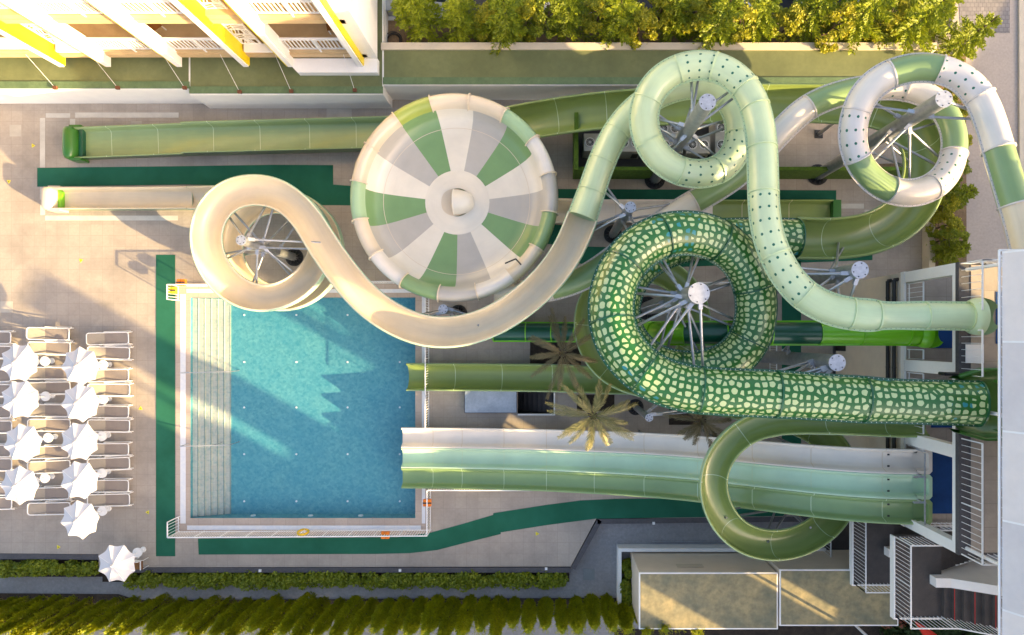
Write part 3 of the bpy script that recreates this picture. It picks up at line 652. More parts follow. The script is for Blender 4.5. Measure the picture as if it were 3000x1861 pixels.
# C mint slide
C_ctrl = [(2868, 928, 10.45, .46), (2835, 926, 10.4, .42), (2712, 925, 10.3, .42), (2584, 925, 10.2, .42), (2570, 925, 10.18, .48), (2496, 923, 10.1, .49), (2420, 905, 10.0, .49), (2349, 865, 9.9, .49), (2300, 805, 9.8, .49), (2271, 752, 9.7, .49), (2248, 690, 9.6, .49), (2238, 620, 9.45, .49), (2235, 504, 9.2, .49), (2230, 394, 9.0, .49), (2200, 274, 8.7, .49),
          (2158, 223, 8.55, .49), (2109, 195, 8.4, .49), (2050, 186, 8.25, .49), (1985, 198, 8.1, .49), (1930, 232, 7.95, .49), (1894, 283, 7.85, .49), (1878, 349, 7.7, .49), (1893, 415, 7.55, .49), (1930, 468, 7.45, .49), (1978, 502, 7.3, .49), (2037, 515, 7.15, .49), (2105, 504, 7.0, .49), (2150, 465, 6.85, .49), (2170, 405, 6.7, .49), (2164, 340, 6.6, .49), (2140, 285, 6.45, .49),
          (2090, 252, 6.35, .49), (2025, 246, 6.25, .49), (1950, 265, 6.15, .49), (1870, 310, 6.05, .49), (1808, 380, 5.95, .49), (1766, 465, 5.85, .49), (1733, 560, 5.75, .5), (1708, 632, 5.65, .54), (1673, 722, 5.65, .55), (1622, 800, 5.62, .55), (1545, 876, 5.58, .55), (1443, 943, 5.45, .55), (1335, 975, 5.25, .56), (1240, 972, 5.2, .56), (1150, 935, 5.1, .56), (1075, 882, 5.05, .56),
          (1005, 800, 4.95, .56), (945, 715, 4.85, .56), (888, 622, 4.75, .56), (822, 568, 4.65, .56), (745, 553, 4.5, .55), (665, 572, 4.35, .55), (612, 635, 4.2, .55), (602, 715, 4.05, .55), (628, 790, 3.95, .55), (685, 852, 3.85, .55), (760, 880, 3.75, .55), (845, 862, 3.6, .55), (905, 815, 3.45, .55)]
for k, (ang, z) in enumerate(((-5, 3.2), (25, 3.05), (60, 2.9), (90, 2.75), (120, 2.6), (150, 2.45), (180, 2.3), (210, 2.15), (240, 2.0), (270, 1.9), (300, 1.8), (330, 1.7), (360, 1.6), (395, 1.5))):
    a = math.radians(ang); C_ctrl.append(('w', -12.05 + 2.3 * math.cos(a), 3.95 + 2.25 * math.sin(a), z, .53))
C_ctrl += [('w', -11.6, 6.25, 1.35, .5), ('w', -13, 6.55, 1.2, .5), ('w', -15, 6.6, .9, .48), ('w', -17, 6.6, .7, .46), ('w', -19, 6.6, .62, .46), ('w', -23.5, 6.6, .58, .46)]
slideC, cC = slide('pale mint dotted tube slide turning into a beige flume coiled beside the pool', 'water slide', C_ctrl,
    [(1, 2, 'tube', M_mint), (2, 3.4, 'tube', M_mint), (3.5, 5, 'tube', M_mint), (5, 7, 'tube', M_mint), (7, 9, 'tube', M_mintd), (9, 11.5, 'tube', M_mintd), (11.5, 12.6, 'tube', M_mint), (12.6, 13.6, 'tube', M_mint), (13.6, 14.3, 'tube', M_mint), (14.3, 16.2, 'tube', M_mintd), (16.2, 18, 'tube', M_mintd), (18, 20, 'tube', M_mint), (20, 22, 'tube', M_mint),
     (22, 24.3, 'tube', M_mint), (24.3, 26, 'tube', M_mintd), (26, 28.2, 'tube', M_mintd), (28.2, 30, 'tube', M_mint), (30, 32, 'tube', M_mint), (32, 35, 'tube', M_mint), (35, 36, 'tube', M_mint), (36, 37, 'tube', M_mint), (37, 38, 'tube', M_mint),
     (38, 77, 'flume', M_beigef, dict(wall=.14, lip=.06)), (77, 79, 'lane', M_beigef, dict(wall=.5))], flange=M_mintb, ringm=M_mint, seam=None, outer=M_bluemint, bank=.75)
endbox(slideC, 160, 583, .55, M_crm, M_lime, .5)
p = P(2868, 928, 10.4); mb = MB(); G = []
for i in range(13):
    x = p.x - .42 + i * .085; rr = (.50, .56, .60, .62, .63, .63, .62, .6, .58, .55, .5, .42, .3)[i]
    a0, a1 = (-.5 * math.pi, 1.5 * math.pi) if i < 5 else (math.pi, 2 * math.pi)
    G.append([(x, p.y + rr * math.cos(a), 10.5 + rr * math.sin(a)) for a in [a0 + (a1 - a0) * k / 24 for k in range(25)]])
mb.grid(G[:5]); mb.build('entry_hood', M_mint, slideC); mb = MB(); mb.grid(G[5:]); 
mb.build('start_tub', M_rim, slideC)

# D lime drop slide
yD = .18
D_ctrl = [('w', 14.15, yD, 7.35, .45), ('w', 13.6, yD, 7.35, .42), ('w', 11.9, yD, 7.2, .41), ('w', 10.4, yD, 7.1, .41), ('w', 8.5, yD, 7.0, .41), ('w', 6.9, yD, 6.9, .41), ('w', 5.4, yD, 6.7, .41), ('w', 4.3, yD, 5.8, .41), ('w', 3.4, yD + .02, 3.9, .41), ('w', 2.5, yD + .05, 2.1, .41), ('w', 1.5, yD + .08, 1.15, .41), ('w', .3, yD + .09, .75, .41), ('w', -.9, yD + .1, .62, .41), ('w', -2.5, yD + .1, .58, .41)]
slideD, cD = slide('straight lime and dark green drop tube slide ending under the beige flume', 'water slide', D_ctrl,
    [(0, 1, 'tube', M_lime), (1, 2, 'tube', M_lime), (2, 3, 'tube', M_lime), (3, 4, 'tube', M_dkg), (4, 5, 'tube', M_dkg), (5, 6, 'tube', M_dkg), (6, 7, 'tube', M_lime), (7, 8.5, 'tube', M_lime), (8.5, 10, 'tube', M_dkg), (10, 11, 'tube', M_dkg), (11, 12, 'tube', M_dkg), (12, 13, 'tube', M_dkg, 'end')], flange=M_lime, bank=0, smooth=.6)
mb = MB(); G = []
for i in range(12):
    x = 13.9 + i * .09; rr = (.46, .52, .55, .57, .57, .57, .56, .55, .53, .5, .44, .34)[i]
    a0, a1 = (-.5 * math.pi, 1.5 * math.pi) if i < 5 else (math.pi, 2 * math.pi)
    G.append([(x, yD + rr * math.cos(a), 7.42 + rr * math.sin(a)) for a in [a0 + (a1 - a0) * k / 24 for k in range(25)]])
mb.grid(G[:5]); mb.build('entry_hood', M_lime, slideD); mb = MB(); mb.grid(G[5:]); mb.build('start_tub', M_lime, slideD)

# E green spiral flume
E_ctrl = [(2722, 1240, 7.3, .42), (2680, 1240, 7.2, .46), (2560, 1234, 7.1, .48), (2400, 1228, 7.0, .49), (2280, 1230, 6.9, .5), (2195, 1252, 6.75, .5), (2130, 1305, 6.6, .51), (2092, 1370, 6.4, .52), (2086, 1445, 6.15, .52), (2112, 1515, 5.9, .52), (2160, 1570, 5.65, .52), (2225, 1596, 5.4, .52), (2300, 1598, 5.15, .52), (2372, 1573, 4.9, .52), (2430, 1530, 4.7, .52), (2470, 1465, 4.5, .52), (2478, 1395, 4.35, .52), (2455, 1325, 4.2, .52), (2405, 1268, 4.05, .52), (2330, 1230, 3.9, .52), (2200, 1195, 3.65, .52), (2060, 1168, 3.4, .52)]
for k, (ang, z) in enumerate(((270, 3.1), (240, 3.0), (210, 2.85), (180, 2.7), (150, 2.55), (120, 2.4), (90, 2.25), (60, 2.1), (30, 1.95), (0, 1.8), (-30, 1.65), (-60, 1.5), (-90, 1.35))):
    a = math.radians(ang); E_ctrl.append(('w', 4.35 + 2.6 * math.cos(a), .6 + 2.6 * math.sin(a), z, .53))
E_ctrl += [('w', 2.6, -1.98, 1.1, .54), ('w', .8, -1.9, .95, .56), ('w', -2, -1.87, .8, .56), ('w', -4.5, -1.85, .75, .56), ('w', -6.6, -1.85, .72, .56)]
slideE, cE = slide('open olive green flume with one big coil over the racing lanes', 'water slide', E_ctrl,
    [(0, 4, 'flume', M_grn, dict(wall=.05)), (4, 39, 'flume', M_grn, dict(wall=.1, lip=.07))], seam=M_seam, outer=M_rim, bank=.7)

# F racing lanes
F_x = [(-6.85, .62), (-4.5, .7), (-.4, 1.16), (3.4, 2.05), (6.0, 2.97), (8.6, 4.67), (10.9, 6.05), (12.2, 6.62), (13.0, 6.85), (14.15, 6.9)]
rf = thing('racing_slide', 'straight three lane racing slide with beige, mint and green lanes', 'water slide', (-6.85, -5.7, 0))
xs = np.linspace(-6.85, 14.15, 150); fx = np.array(F_x); zz = np.interp(xs, fx[:, 0], fx[:, 1])
for _ in range(60): zz[1:-1] = .25 * zz[:-2] + .5 * zz[1:-1] + .25 * zz[2:]
for li, (yc, m_, m2) in enumerate(((-4.72, M_wht, M_wht), (-5.68, M_bluemint, M_bluemint), (-6.64, M_grn2, M_rim))):
    G = []; pts = [(.48, .13), (.41, .12), (.36, .0), (.32, -.13), (.27, -.2), (0, -.215), (-.27, -.2), (-.32, -.13), (-.36, .0), (-.41, .12), (-.476, .13), (-.476, .06), (-.40, -.2), (0, -.26), (.40, -.2), (.48, .06)]
    for x, z in zip(xs, zz): G.append([(x, yc + a, z + b_) for a, b_ in pts])
    ln_ = MB(); ln_.grid(G, cv=True); o = ln_.build('lane', m_, rf)
    for xj in (-5.4, -4.0, -2.0, 0, 2.2, 4.4, 6.6, 8.6, 10.6, 13.0):
        z = float(np.interp(xj, xs, zz)); z2 = float(np.interp(xj + .026, xs, zz))
        MB().grid([[(xj, yc + a, z + b_ + .004) for a, b_ in pts[:10]], [(xj + .026, yc + a, z2 + b_ + .004) for a, b_ in pts[:10]]], smooth=False).build('joint_line', M_seam if li != 0 else M_crm, o)
    tb = MB(); z0 = 6.9; ol = [(14.15, .44), (14.4, .5), (14.6, .47), (14.7, .36), (14.7, -.36), (14.6, -.47), (14.4, -.5), (14.15, -.44)]
    il = [(14.11, .33), (14.35, .36), (14.5, .34), (14.57, .26), (14.57, -.26), (14.5, -.34), (14.35, -.36), (14.11, -.33)]
    tb.add([(x, yc + y, z0 + .12) for x, y in ol] + [(x, yc + y, z0 + .12) for x, y in il], [(k, k + 1, 9 + k, 8 + k) for k in range(7)])
    tb.add([(x, yc + y, z0 + .12) for x, y in il] + [(x, yc + y * .85, z0 - .17) for x, y in il], [(k, k + 1, 9 + k, 8 + k) for k in range(7)], smooth=True)
    tb.add([(x, yc + y * .85, z0 - .17) for x, y in il], [tuple(range(8))]); tb.add([(x, yc + y, z0 + .12) for x, y in ol] + [(x, yc + y * .95, z0 - .25) for x, y in ol], [(k, k + 1, 9 + k, 8 + k) for k in range(7)])
    tb.build('start_tub', m_, o, fix=True)
    bt = MB()
    for dy in (.22, -.22): bt.box(13.15, 13.23, yc + dy - .03, yc + dy + .03, 6.68, 6.71)
    bt.build('bolt', M_dark, o)
gb = MB(); gb.bar((14.12, -4.3, 7.55), (14.12, -7.1, 7.55), .045)
for y in (-4.25, -5.2, -6.16, -7.12): gb.bar((14.12, y, 6.9), (14.12, y, 7.55), .045)
for y in (-5.2, -6.16): gb.bar((13.75, y, 7.45), (14.2, y, 7.45), .06, .12)
gb.build('grab_bar', M_cap, rf)
for x in (-5.6, -2.5, .8, 4.5, 7.6, 10.4):
    z = float(np.interp(x, xs, zz)); l = MB()
    for y in (-4.5, -6.9): l.cyl((x, y, 0 if x > -5.7 + .2 else -.05), (x, y, z - .25), .05, n=10)
    l.bar((x, -4.3, z - .3), (x, -7.05, z - .3), .08); l.build('support_frame', M_steel, rf)

# ------------------------------------------------ bowl
bc = P(1331, 580, 4.9); BX, BY = bc.x, bc.y
bw = thing('bowl', 'round funnel bowl with white, grey and green wedge panels around a white hub', 'bowl ride', (BX, BY, 0))
def rev(mb, prof, a0, a1, n, smooth=True):
    G = [[(BX + r * math.sin(a0 + (a1 - a0) * i / n), BY + r * math.cos(a0 + (a1 - a0) * i / n), z) for r, z in prof] for i in range(n + 1)]
    return mb.grid(G[::-1], smooth=smooth, uv=([k * .1 for k in range(n + 1)], [k * .1 for k in range(len(prof))]))
fp = [(1.36, 3.93), (2.0, 3.99), (2.7, 4.08), (3.1, 4.18), (3.4, 4.36), (3.6, 4.6), (3.72, 4.95)]
for k in range(15):
    a0 = math.radians(-12 + 24 * k); a1 = a0 + math.radians(24); m_ = (M_bowlw, M_greyf, M_bowln)[k % 3]
    rev(MB(), fp, a0, a1, 8).build('floor_panel', m_, bw)
fl = MB(); rev(fl, [(3.08, 4.179), (3.10, 4.187)], 0, 2 * math.pi, 90).build('joint_line', M_crm, bw)
rp = [(3.66, 4.93), (3.70, 5.02), (3.80, 5.2), (3.95, 5.30), (4.10, 5.28), (4.22, 5.14), (4.28, 4.9), (4.26, 4.6), (4.15, 4.3), (3.95, 4.05), (3.6, 3.9)]
rc = [M_crm, M_crm, M_rim, M_wht, M_greyf, M_grn2, M_crm, M_wht, M_greyf, M_grn2, M_wht, M_crm, M_rim, M_crm, M_crm, M_ywgr]
for k in range(16):
    a0 = math.radians(-13.6 + 22.5 * k); a1 = a0 + math.radians(22.5)
    o = rev(MB(), rp, a0, a1, 10).build('rim_section', rc[k], bw)
    f = MB(); G = []
    for i_, (r, z) in enumerate(rp[:9]):
        nx_, nz_ = (r - 3.95), (z - 4.75); L = math.hypot(nx_, nz_); r2, z2 = r + nx_ / L * .08, z + nz_ / L * .08
        q = []
        for da, rr, z_ in ((-.006, r, z), (-.006, r2, z2), (.006, r2, z2), (.006, r, z)): q.append((BX + rr * math.sin(a0 + da), BY + rr * math.cos(a0 + da), z_))
        G.append(q)
    f.grid(G, cv=True, smooth=False).build('ring_flange', M_crm, o)
rev(MB(), [(3.5, 4.0), (2.5, 3.86), (1.3, 3.7), (.5, 3.6)], 0, 2 * math.pi, 48).build('underside', M_grn2, bw)
# hub with raised scoop
hub = MB(); rev(hub, [(1.37, 3.935), (1.2, 3.95), (.95, 3.98), (.75, 4.0), (.6, 3.98)], 0, 2 * math.pi, 48); o = hub.build('hub', M_bowlw, bw)
sc_ = MB(); G = []
for i in range(15):
    t_ = math.pi / 2 * i / 14; G.append([(BX - .08 + .80 * math.sin(t_), BY + .52 * math.cos(a) * math.cos(t_) ** .7, 3.97 + .62 * math.sin(a) * math.cos(t_) ** .6 * (1 + .1 * math.sin(t_))) for a in [math.pi * k / 24 for k in range(25)]])
lip = [[(BX - .10 - .05 * w_, BY + (.52 + .03 * w_) * math.cos(a), 3.97 + (.62 + .03 * w_) * math.sin(a)) for a in [math.pi * k / 24 for k in range(25)]] for w_ in (1, 0)]
sc_.grid(lip + G).build('drain_scoop', M_bowlw, o)
dr = MB(); G = []
for i in range(9):
    f = i / 8; G.append([(BX - .1 + .28 * f + (.62 - .32 * f) * math.cos(a), BY + (.58 - .2 * f) * math.sin(a), 3.992 - .02 * f) for a in [2 * math.pi * k / 32 for k in range(32)]])
dr.grid(G, cv=True); dr.build('drain', M_crm, o)
for a in (30, 90, 150, 210, 270, 330):
    a = math.radians(a); x, y = BX + 3.2 * math.cos(a), BY + 3.2 * math.sin(a); MB().cyl((x, y, 0), (x, y, 4.0), .09, n=10).build('leg', M_steel, bw)
p = P(1500, 768, 5.3); hb = MB(); pts = [P(1480, 772, 5.2), P(1511, 759, 5.33), P(1533, 783, 5.2)]
for a_, b_ in zip(pts, pts[1:]): hb.cyl(a_ + Vector((0, 0, .03)), b_ + Vector((0, 0, .03)), .03, n=8)
hb.build('grab_handle', M_black, bw)
# bowl run-out flume (to the right)
G_ctrl = [('w', BX, BY + .05, 2.6, .5), ('w', BX + 1.5, BY + .1, 1.5, .5), ('w', BX + 3.2, 5.95, .9, .5), ('w', BX + 5, 6.0, .7, .48), ('w', 2, 6.0, .62, .48), ('w', 8, 6.0, .6, .48), ('w', 13.6, 6.0, .6, .48)]
slideG, cG = slide('straight cream and green run-out lane leading right from under the bowl', 'water slide', G_ctrl, [(1, 3, 'flume', M_beigef), (3, 4, 'lane', M_beigef, dict(wall=.5)), (4, 5, 'lane', M_wht, dict(wall=.45)), (5, 6, 'lane', M_grn, dict(wall=.42))], seam=M_crm)
mb = MB(); pe = (13.7, 6.0)
mb.box(13.62, 14.0, 5.45, 6.55, .1, .62); mb.box(13.3, 13.62, 5.46, 5.51, .3, .66); mb.build('end_cushion', M_dg, slideG)

# ------------------------------------------------ steel columns
def column(lab, top, base_h, r, h, targets, tilt=None):
    T_ = P(top[0], top[1], h); r_ = thing('support_column', lab, 'column', (T_.x, T_.y, 0), 'galvanised slide support columns')
    MB().cyl((T_.x, T_.y, 0), (T_.x, T_.y, h - .03), r, n=28).build('pole', M_steel, r_)
    cp = MB().cyl((T_.x, T_.y, h - .03), (T_.x, T_.y, h), r + .015, n=32).build('cap', M_cap, r_)
    bl = MB()
    for k in range(6):
        a = 2 * math.pi * k / 6 + .3; x, y = T_.x + (r - .045) * math.cos(a), T_.y + (r - .045) * math.sin(a); bl.cyl((x, y, h), (x, y, h + .012), .022, n=8)
    bl.build('bolt', M_dark, cp)
    bb = MB().cyl((T_.x, T_.y, .005), (T_.x, T_.y, .05), r + .24, n=28)
    for k in range(12):
        a = 2 * math.pi * k / 12; x0, y0 = math.cos(a), math.sin(a)
        bb.add([(T_.x + x0 * r, T_.y + y0 * r, .05), (T_.x + x0 * (r + .2), T_.y + y0 * (r + .2), .05), (T_.x + x0 * r, T_.y + y0 * r, .32), (T_.x + x0 * r - y0 * .02, T_.y + y0 * r + x0 * .02, .05), (T_.x + x0 * (r + .2) - y0 * .02, T_.y + y0 * (r + .2) + x0 * .02, .05), (T_.x + x0 * r - y0 * .02, T_.y + y0 * r + x0 * .02, .32)], [(0, 1, 2), (5, 4, 3), (1, 4, 5, 2), (0, 2, 5, 3)])
    bb.build('base_plate', M_dark, r_)
    for (c, tv, dz) in targets:
        i = idx(c, tv); X = Vector(c['X'][i]); rad = c['r'][i]; out = Vector((X.x - T_.x, X.y - T_.y, 0)); L = out.length; out.normalize()
        end = Vector((X.x, X.y, X.z - rad * (.98 if rad > .5 and c is not cA else .8))) - out * rad * .5
        z0 = min(h - .35, X.z + .25 + .12 * L) if dz is None else dz
        for zz_, sft in ((z0, .09), (max(.6, z0 - 1.1), -.09)):
            st = Vector((T_.x, T_.y, zz_)) + out * r * .9; sb = Vector((-out.y, out.x, 0)) * sft
            s_ = MB().cyl(st + sb, end + sb * 1.5, .048, n=10).build('strut', M_steel, r_)
            bx_ = MB().bar(st + sb - out * .05, st + sb + (end - st).normalized() * .22, .13, .13); bx_.build('bracket', M_cap, s_)
    return r_
column('tall steel column in the middle of the mint tube loop', (2073, 299), 0, .26, 10.8, [(cC, 14.5, None), (cC, 17, None), (cC, 20.5, None), (cC, 23, None), (cC, 26.5, None), (cC, 29, None), (cC, 31.5, None), (cC, 34, None)])
column('tall steel column in the middle of the white and green loop at the right', (2766, 290), 0, .27, 10.5, [(cB, 4.5, None), (cB, 10.5, None), (cB, 13.5, None), (cB, 16, None), (cB, 18.5, None), (cB, 21, None), (cA, 37, None)])
column('short steel column between mint tube end and dark green mosaic coil', (1847, 607), 0, .2, 6.9, [(cC, 36.5, None), (cC, 38.6, None), (cB, 31, None), (cA, 14, 6.0)])
column('steel column in the middle of the beige coil by the pool', (706, 704), 0, .19, 5.8, [(cC, 48, None), (cC, 50.5, None), (cC, 52.5, None), (cC, 54.5, None), (cC, 56.5, None), (cC, 58.5, None), (cC, 62, None), (cC, 66, None)])
column('slim steel column beside the pool under the beige flume', (1298, 906), 0, .18, 5.0, [(cC, 42.2, None), (cC, 44.8, None)])
column('thick steel column in the middle of the dark green mosaic coil', (2048, 859), 0, .33, 11.2, [(cA, 7.5, None), (cA, 9.3, None), (cA, 10.8, None), (cA, 12.4, None), (cA, 14.5, None), (cA, 16.5, None), (cA, 18.5, None), (cA, 20.5, None), (cA, 22.5, None), (cA, 24, None), (cA, 26, None)])
column('steel column right of the dotted mint tube bend, nearest the tower corner', (2520, 791), 0, .27, 10.5, [(cC, 5.2, None), (cC, 6.6, None), (cC, 8.2, None), (cA, 33.5, 8.4)])
column('steel column between the lime tube and the dark green mosaic tube', (2453, 1063), 0, .27, 10.2, [(cA, 6.1, None), (cA, 6.9, None), (cA, 5.3, None), (cD, 3.5, 6.0)])
column('short steel column below the dark green mosaic coil beside the palm', (1902, 1224), 0, .15, 4.4, [(cE, 21.5, None), (cE, 20.2, None)])
column('steel column hidden inside the green spiral flume coil', (2330, 1490), 0, .2, 2.6, [(cE, 11.2, 2.2), (cE, 13, 2.2), (cE, 9, 2.2)])
pst = MB()
for tv in (40.5, 42.5, 44.5):
    i = idx(cA, tv); X = cA['X'][i]
    r_ = thing('flume_post', 'slim steel post under the long green flume, ' + {40.5: 'right one', 42.5: 'middle one', 44.5: 'left one'}[tv], 'post', (X[0], X[1], 0), 'slim posts under the long green flume')
    MB().cyl((X[0], X[1], 0), (X[0], X[1], X[2] - .7), .09, n=12).build('pole', M_steel, r_); MB().box(X[0] - .2, X[0] + .2, X[1] - .2, X[1] + .2, .003, .03).build('base_plate', M_dark, r_)

# ------------------------------------------------ start tower
tw = thing('start_tower', 'white and beige start tower with two railed platforms, blue mats and a stair', 'tower', (14, -2.4, 0))
TY0, TY1 = -7.35, 2.56
MB().box(14.0, 20, TY0, TY1, 0, 6.08).build('wall', M_beige, tw)
MB().box(13.97, 20, TY0 - .02, TY1 + .02, 6.09, 6.36).build('platform_slab', M_white, tw); MB().box(14.05, 19.9, TY0 + .05, TY1 - .05, 6.361, 6.39).build('platform_floor', M_plat, tw)
for a_, b_ in ((2.16, 2.56), (-1.29, -.86), (-4.12, -3.68), (-7.35, -6.98)): MB().box(13.98, 14.3, a_, b_, 6.395, 9.5).build('pillar', M_white, tw)
MB().box(13.98, 14.2, TY0, TY1, 9.502, 9.72).build('beam', M_white, tw); MB().box(18.5, 20, TY0, TY1, 6.395, 9.7).build('back_wall', M_beige, tw)
MB().box(13.95, 20, TY0, TY1, 9.73, 9.93).build('platform_slab', M_slate, tw); MB().box(14.35, 19.9, TY0 + .1, TY1 - .1, 9.931, 9.95).build('platform_floor', M_plat, tw)
mtb = lambda x0, x1, y0, y1, z: MB().box(x0, x1, y0, y1, z, z + .015).build('blue_mat', M_blue, tw)
mtb(15.0, 17.2, -.4, .42, 6.391); mtb(14.85, 17.2, -6.85, -4.25, 6.391); mtb(15.0, 17.2, -3.5, -3.1, 6.391); mtb(15.18, 16.6, -.2, 1.55, 9.951)
dn = MB().box(13.99, 14.35, -.62, -.3, 0, 1.1); dn.build('niche', M_black, tw)
def rail(parent, pts, h=1.1, sp=.14, m_=None, name='railing', z_base=None, bottom=True):
    m_ = m_ or M_wpaint; mb = MB()
    for a_, b_ in zip(pts, pts[1:]):
        a_, b_ = Vector(a_), Vector(b_); up = Vector((0, 0, h)); mb.bar(a_ + up, b_ + up, .045, .04)
        if bottom: mb.bar(a_ + Vector((0, 0, .1)), b_ + Vector((0, 0, .1)), .03, .03)
        n = max(1, int((b_ - a_).length / sp))
        for i in range(n + 1):
            p_ = a_.lerp(b_, i / n); th = .035 if i % 10 == 0 else .016; mb.bar(p_, p_ + up, th, th)
    return mb.build(name, m_, parent)
rail(tw, [(13.98 + .35, TY1 - .06, 9.95), (14.0, TY1 - .06, 9.95)], sp=.2); rail(tw, [(19.5, TY1 - .05, 9.95), (14.03, TY1 - .05, 9.95), (14.03, .9, 9.95)], sp=.21, bottom=False); rail(tw, [(14.03, .25, 9.95), (14.03, -1.25, 9.95)], sp=.21, bottom=False)
rail(tw, [(14.03, -3.4, 9.95), (14.03, TY0 + .05, 9.95), (19, TY0 + .05, 9.95)], sp=.21, bottom=False)
for y0, y1 in ((.65, 2.1), (-.8, -.45), (-2.2, -1.35), (-3.6, -2.9), (-4.2, -4.15)): rail(tw, [(14.1, y1, 6.39), (14.1, y0, 6.39)], sp=.18)
rail(tw, [(14.6, -7.2, 6.39), (16, -7.2, 6.39)], sp=.18)
pp = MB()
for x, z in ((13.86, 5.3), (13.84, 5.85)):
    pp.cyl((x, 2.3, z), (x, -5.5, z), .075, n=14); pp.cyl((x, 2.3, z), (x + 2.2, 2.62, z), .075, n=14)
    for y in (1.6, .4, -1.2, -3): pp.cyl((x, y, z), (x, y + .03, z), .09, n=14)
pp.build('pipe', M_black, tw)
MB().box(14.15, 14.75, -.85, -.22, 9.96, 10.0).build('bench', M_wpaint, tw)
# canopy roof
rfz = 12.6; nx, ny = 30, 60; G = []
for i in range(nx + 1):
    G.append([(13.62 + 7.4 * i / nx, 2.55 - 16 * j / ny, rfz + .05 * math.sin(j / ny * 16 * math.pi / 2.3) * math.sin(i / nx * math.pi) + 2.8 * math.sin(i / nx * math.pi) ** .8 + .012 * math.sin(i * 2.1 + j * .7)) for j in range(ny + 1)])  # unseen peak added above the edge height to shade the patterned tube
rt = thing('canopy_roof', 'large white fabric canopy roof over the start tower at the right edge', 'canopy', (17, -5, 9.95))
M_rc2 = mat('roof_canvas_grey', (.66, .63, .64), (.60, .57, .59), s=1.0, fine=5, fa=.12, rough=.7, bmp=.4)  # slightly greyer canvas for every other panel
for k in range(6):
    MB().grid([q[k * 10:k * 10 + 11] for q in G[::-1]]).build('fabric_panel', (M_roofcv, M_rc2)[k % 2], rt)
    MB().grid([[(v[0], v[1] + d_, v[2] + .012) for d_ in (.03, -.03)] for v in [q[k * 10] for q in G[::-1]]]).build('fabric_seam', M_wpaint, rt)
fr_ = MB()
for a_, b_ in (((13.55, 2.62), (21.1, 2.62)), ((13.55, 2.62), (13.55, -13.5))): fr_.cyl((*a_, rfz - .02), (*b_, rfz - .02), .035, n=10); 
fr_.cyl((13.64, 2.5, rfz - .1), (13.64, -13.4, rfz - .1), .03, n=8)
y = 2.5
while y > -13.4:
    fr_.cyl((13.55, y, rfz - .02), (13.66, y - .12, rfz + .01), .012, n=5, caps=False); y -= .3
x = 13.7
while x < 21: fr_.cyl((x, 2.62, rfz), (x + .1, 2.52, rfz), .012, n=5, caps=False); x += .3
fr_.build('frame', M_wpaint, rt)
for x in (14.2, 20.5):
    for y in (2.3, -2.4, -7.1, -13.2): MB().cyl((x, y, 9.95 if y > -7.2 else 0), (x, y, rfz - .05), .06, n=12).build('post', M_wpaint, rt)
# stairs
def stair(z, lab, left=13.4, full=True):
    r = thing('stair_flight', lab, 'staircase', (left, -9, 0), 'flights of the tower stair')
    yb, yt = -10.75, -7.62
    MB().box(left, 15.2, yb, yt, z - .2, z).build('landing', M_stair, r)
    MB().box(left - .06, left - .002, yb - .06, yt, z - .24, z + .06).build('edge_band', M_white, r); MB().box(left - .002, 15.2, yb - .06, yb - .002, z - .24, z + .06).build('edge_band', M_white, r)
    s_ = MB(); rs = MB()
    for k in range(11):
        x = 15.202 + k * .28; zt = z - .17 * (k + 1)
        s_.box(x, x + .279, -8.95, yt, zt - .3, zt); rs.box(x + .003, x + .035, -8.93, yt - .02, zt + .001, zt + .006)
    s_.build('down_steps', M_stair, r); rs.build('red_strip', M_redstrip, r)
    s_ = MB(); rs = MB()
    for k in range(11):
        x = 15.202 + k * .28; zt = z + .17 * (k + 1)
        s_.box(x, x + .279, yb, -9.5, zt - .3, zt); 
        if k % 2 == 1: rs.box(x + .003, x + .035, yb + .02, -9.52, zt + .001, zt + .006)
    s_.build('up_steps', M_stair, r); rs.build('red_strip', M_redstrip, r)
    wl = MB(); q = [(14.75, z - .05), (15.2, z - .3), (18.4, z - 2.2), (18.4, z + 2.3), (15.3, z + .45), (14.75, z + .42)]
    A_ = [(x, -9.45, zz_) for x, zz_ in q]; B_ = [(x, -9.1, zz_) for x, zz_ in q]; n = 6
    wl.add(A_ + B_, [tuple(range(n)), tuple(range(2 * n - 1, n - 1, -1))] + [(k, (k + 1) % n, n + (k + 1) % n, n + k) for k in range(n)]); wl.build('centre_wall', M_white, r, fix=True)
    rail(r, [(15.2, yt - .04, z), (left + .04, yt - .04, z), (left + .04, yb + .04, z), (15.2, yb + .04, z), (18.2, yb + .04, z + 1.87)], sp=.15, bottom=False)
    return r
stair(6.75, 'top landing and steps of the dark stair with red nosings beside the canopy'); stair(3.2, 'middle landing of the dark stair with white railing, half under the top landing')
rr_ = thing('stair_landing', 'lowest dark stair landing with railing beside the white building', 'landing', (13.2, -10, 0))
MB().box(13.2, 15.5, -10.7, -8, 0, .12).build('landing', M_stair, rr_); rail(rr_, [(13.25, -8, .12), (13.25, -10.65, .12), (15.4, -10.65, .12)], sp=.15, bottom=False)

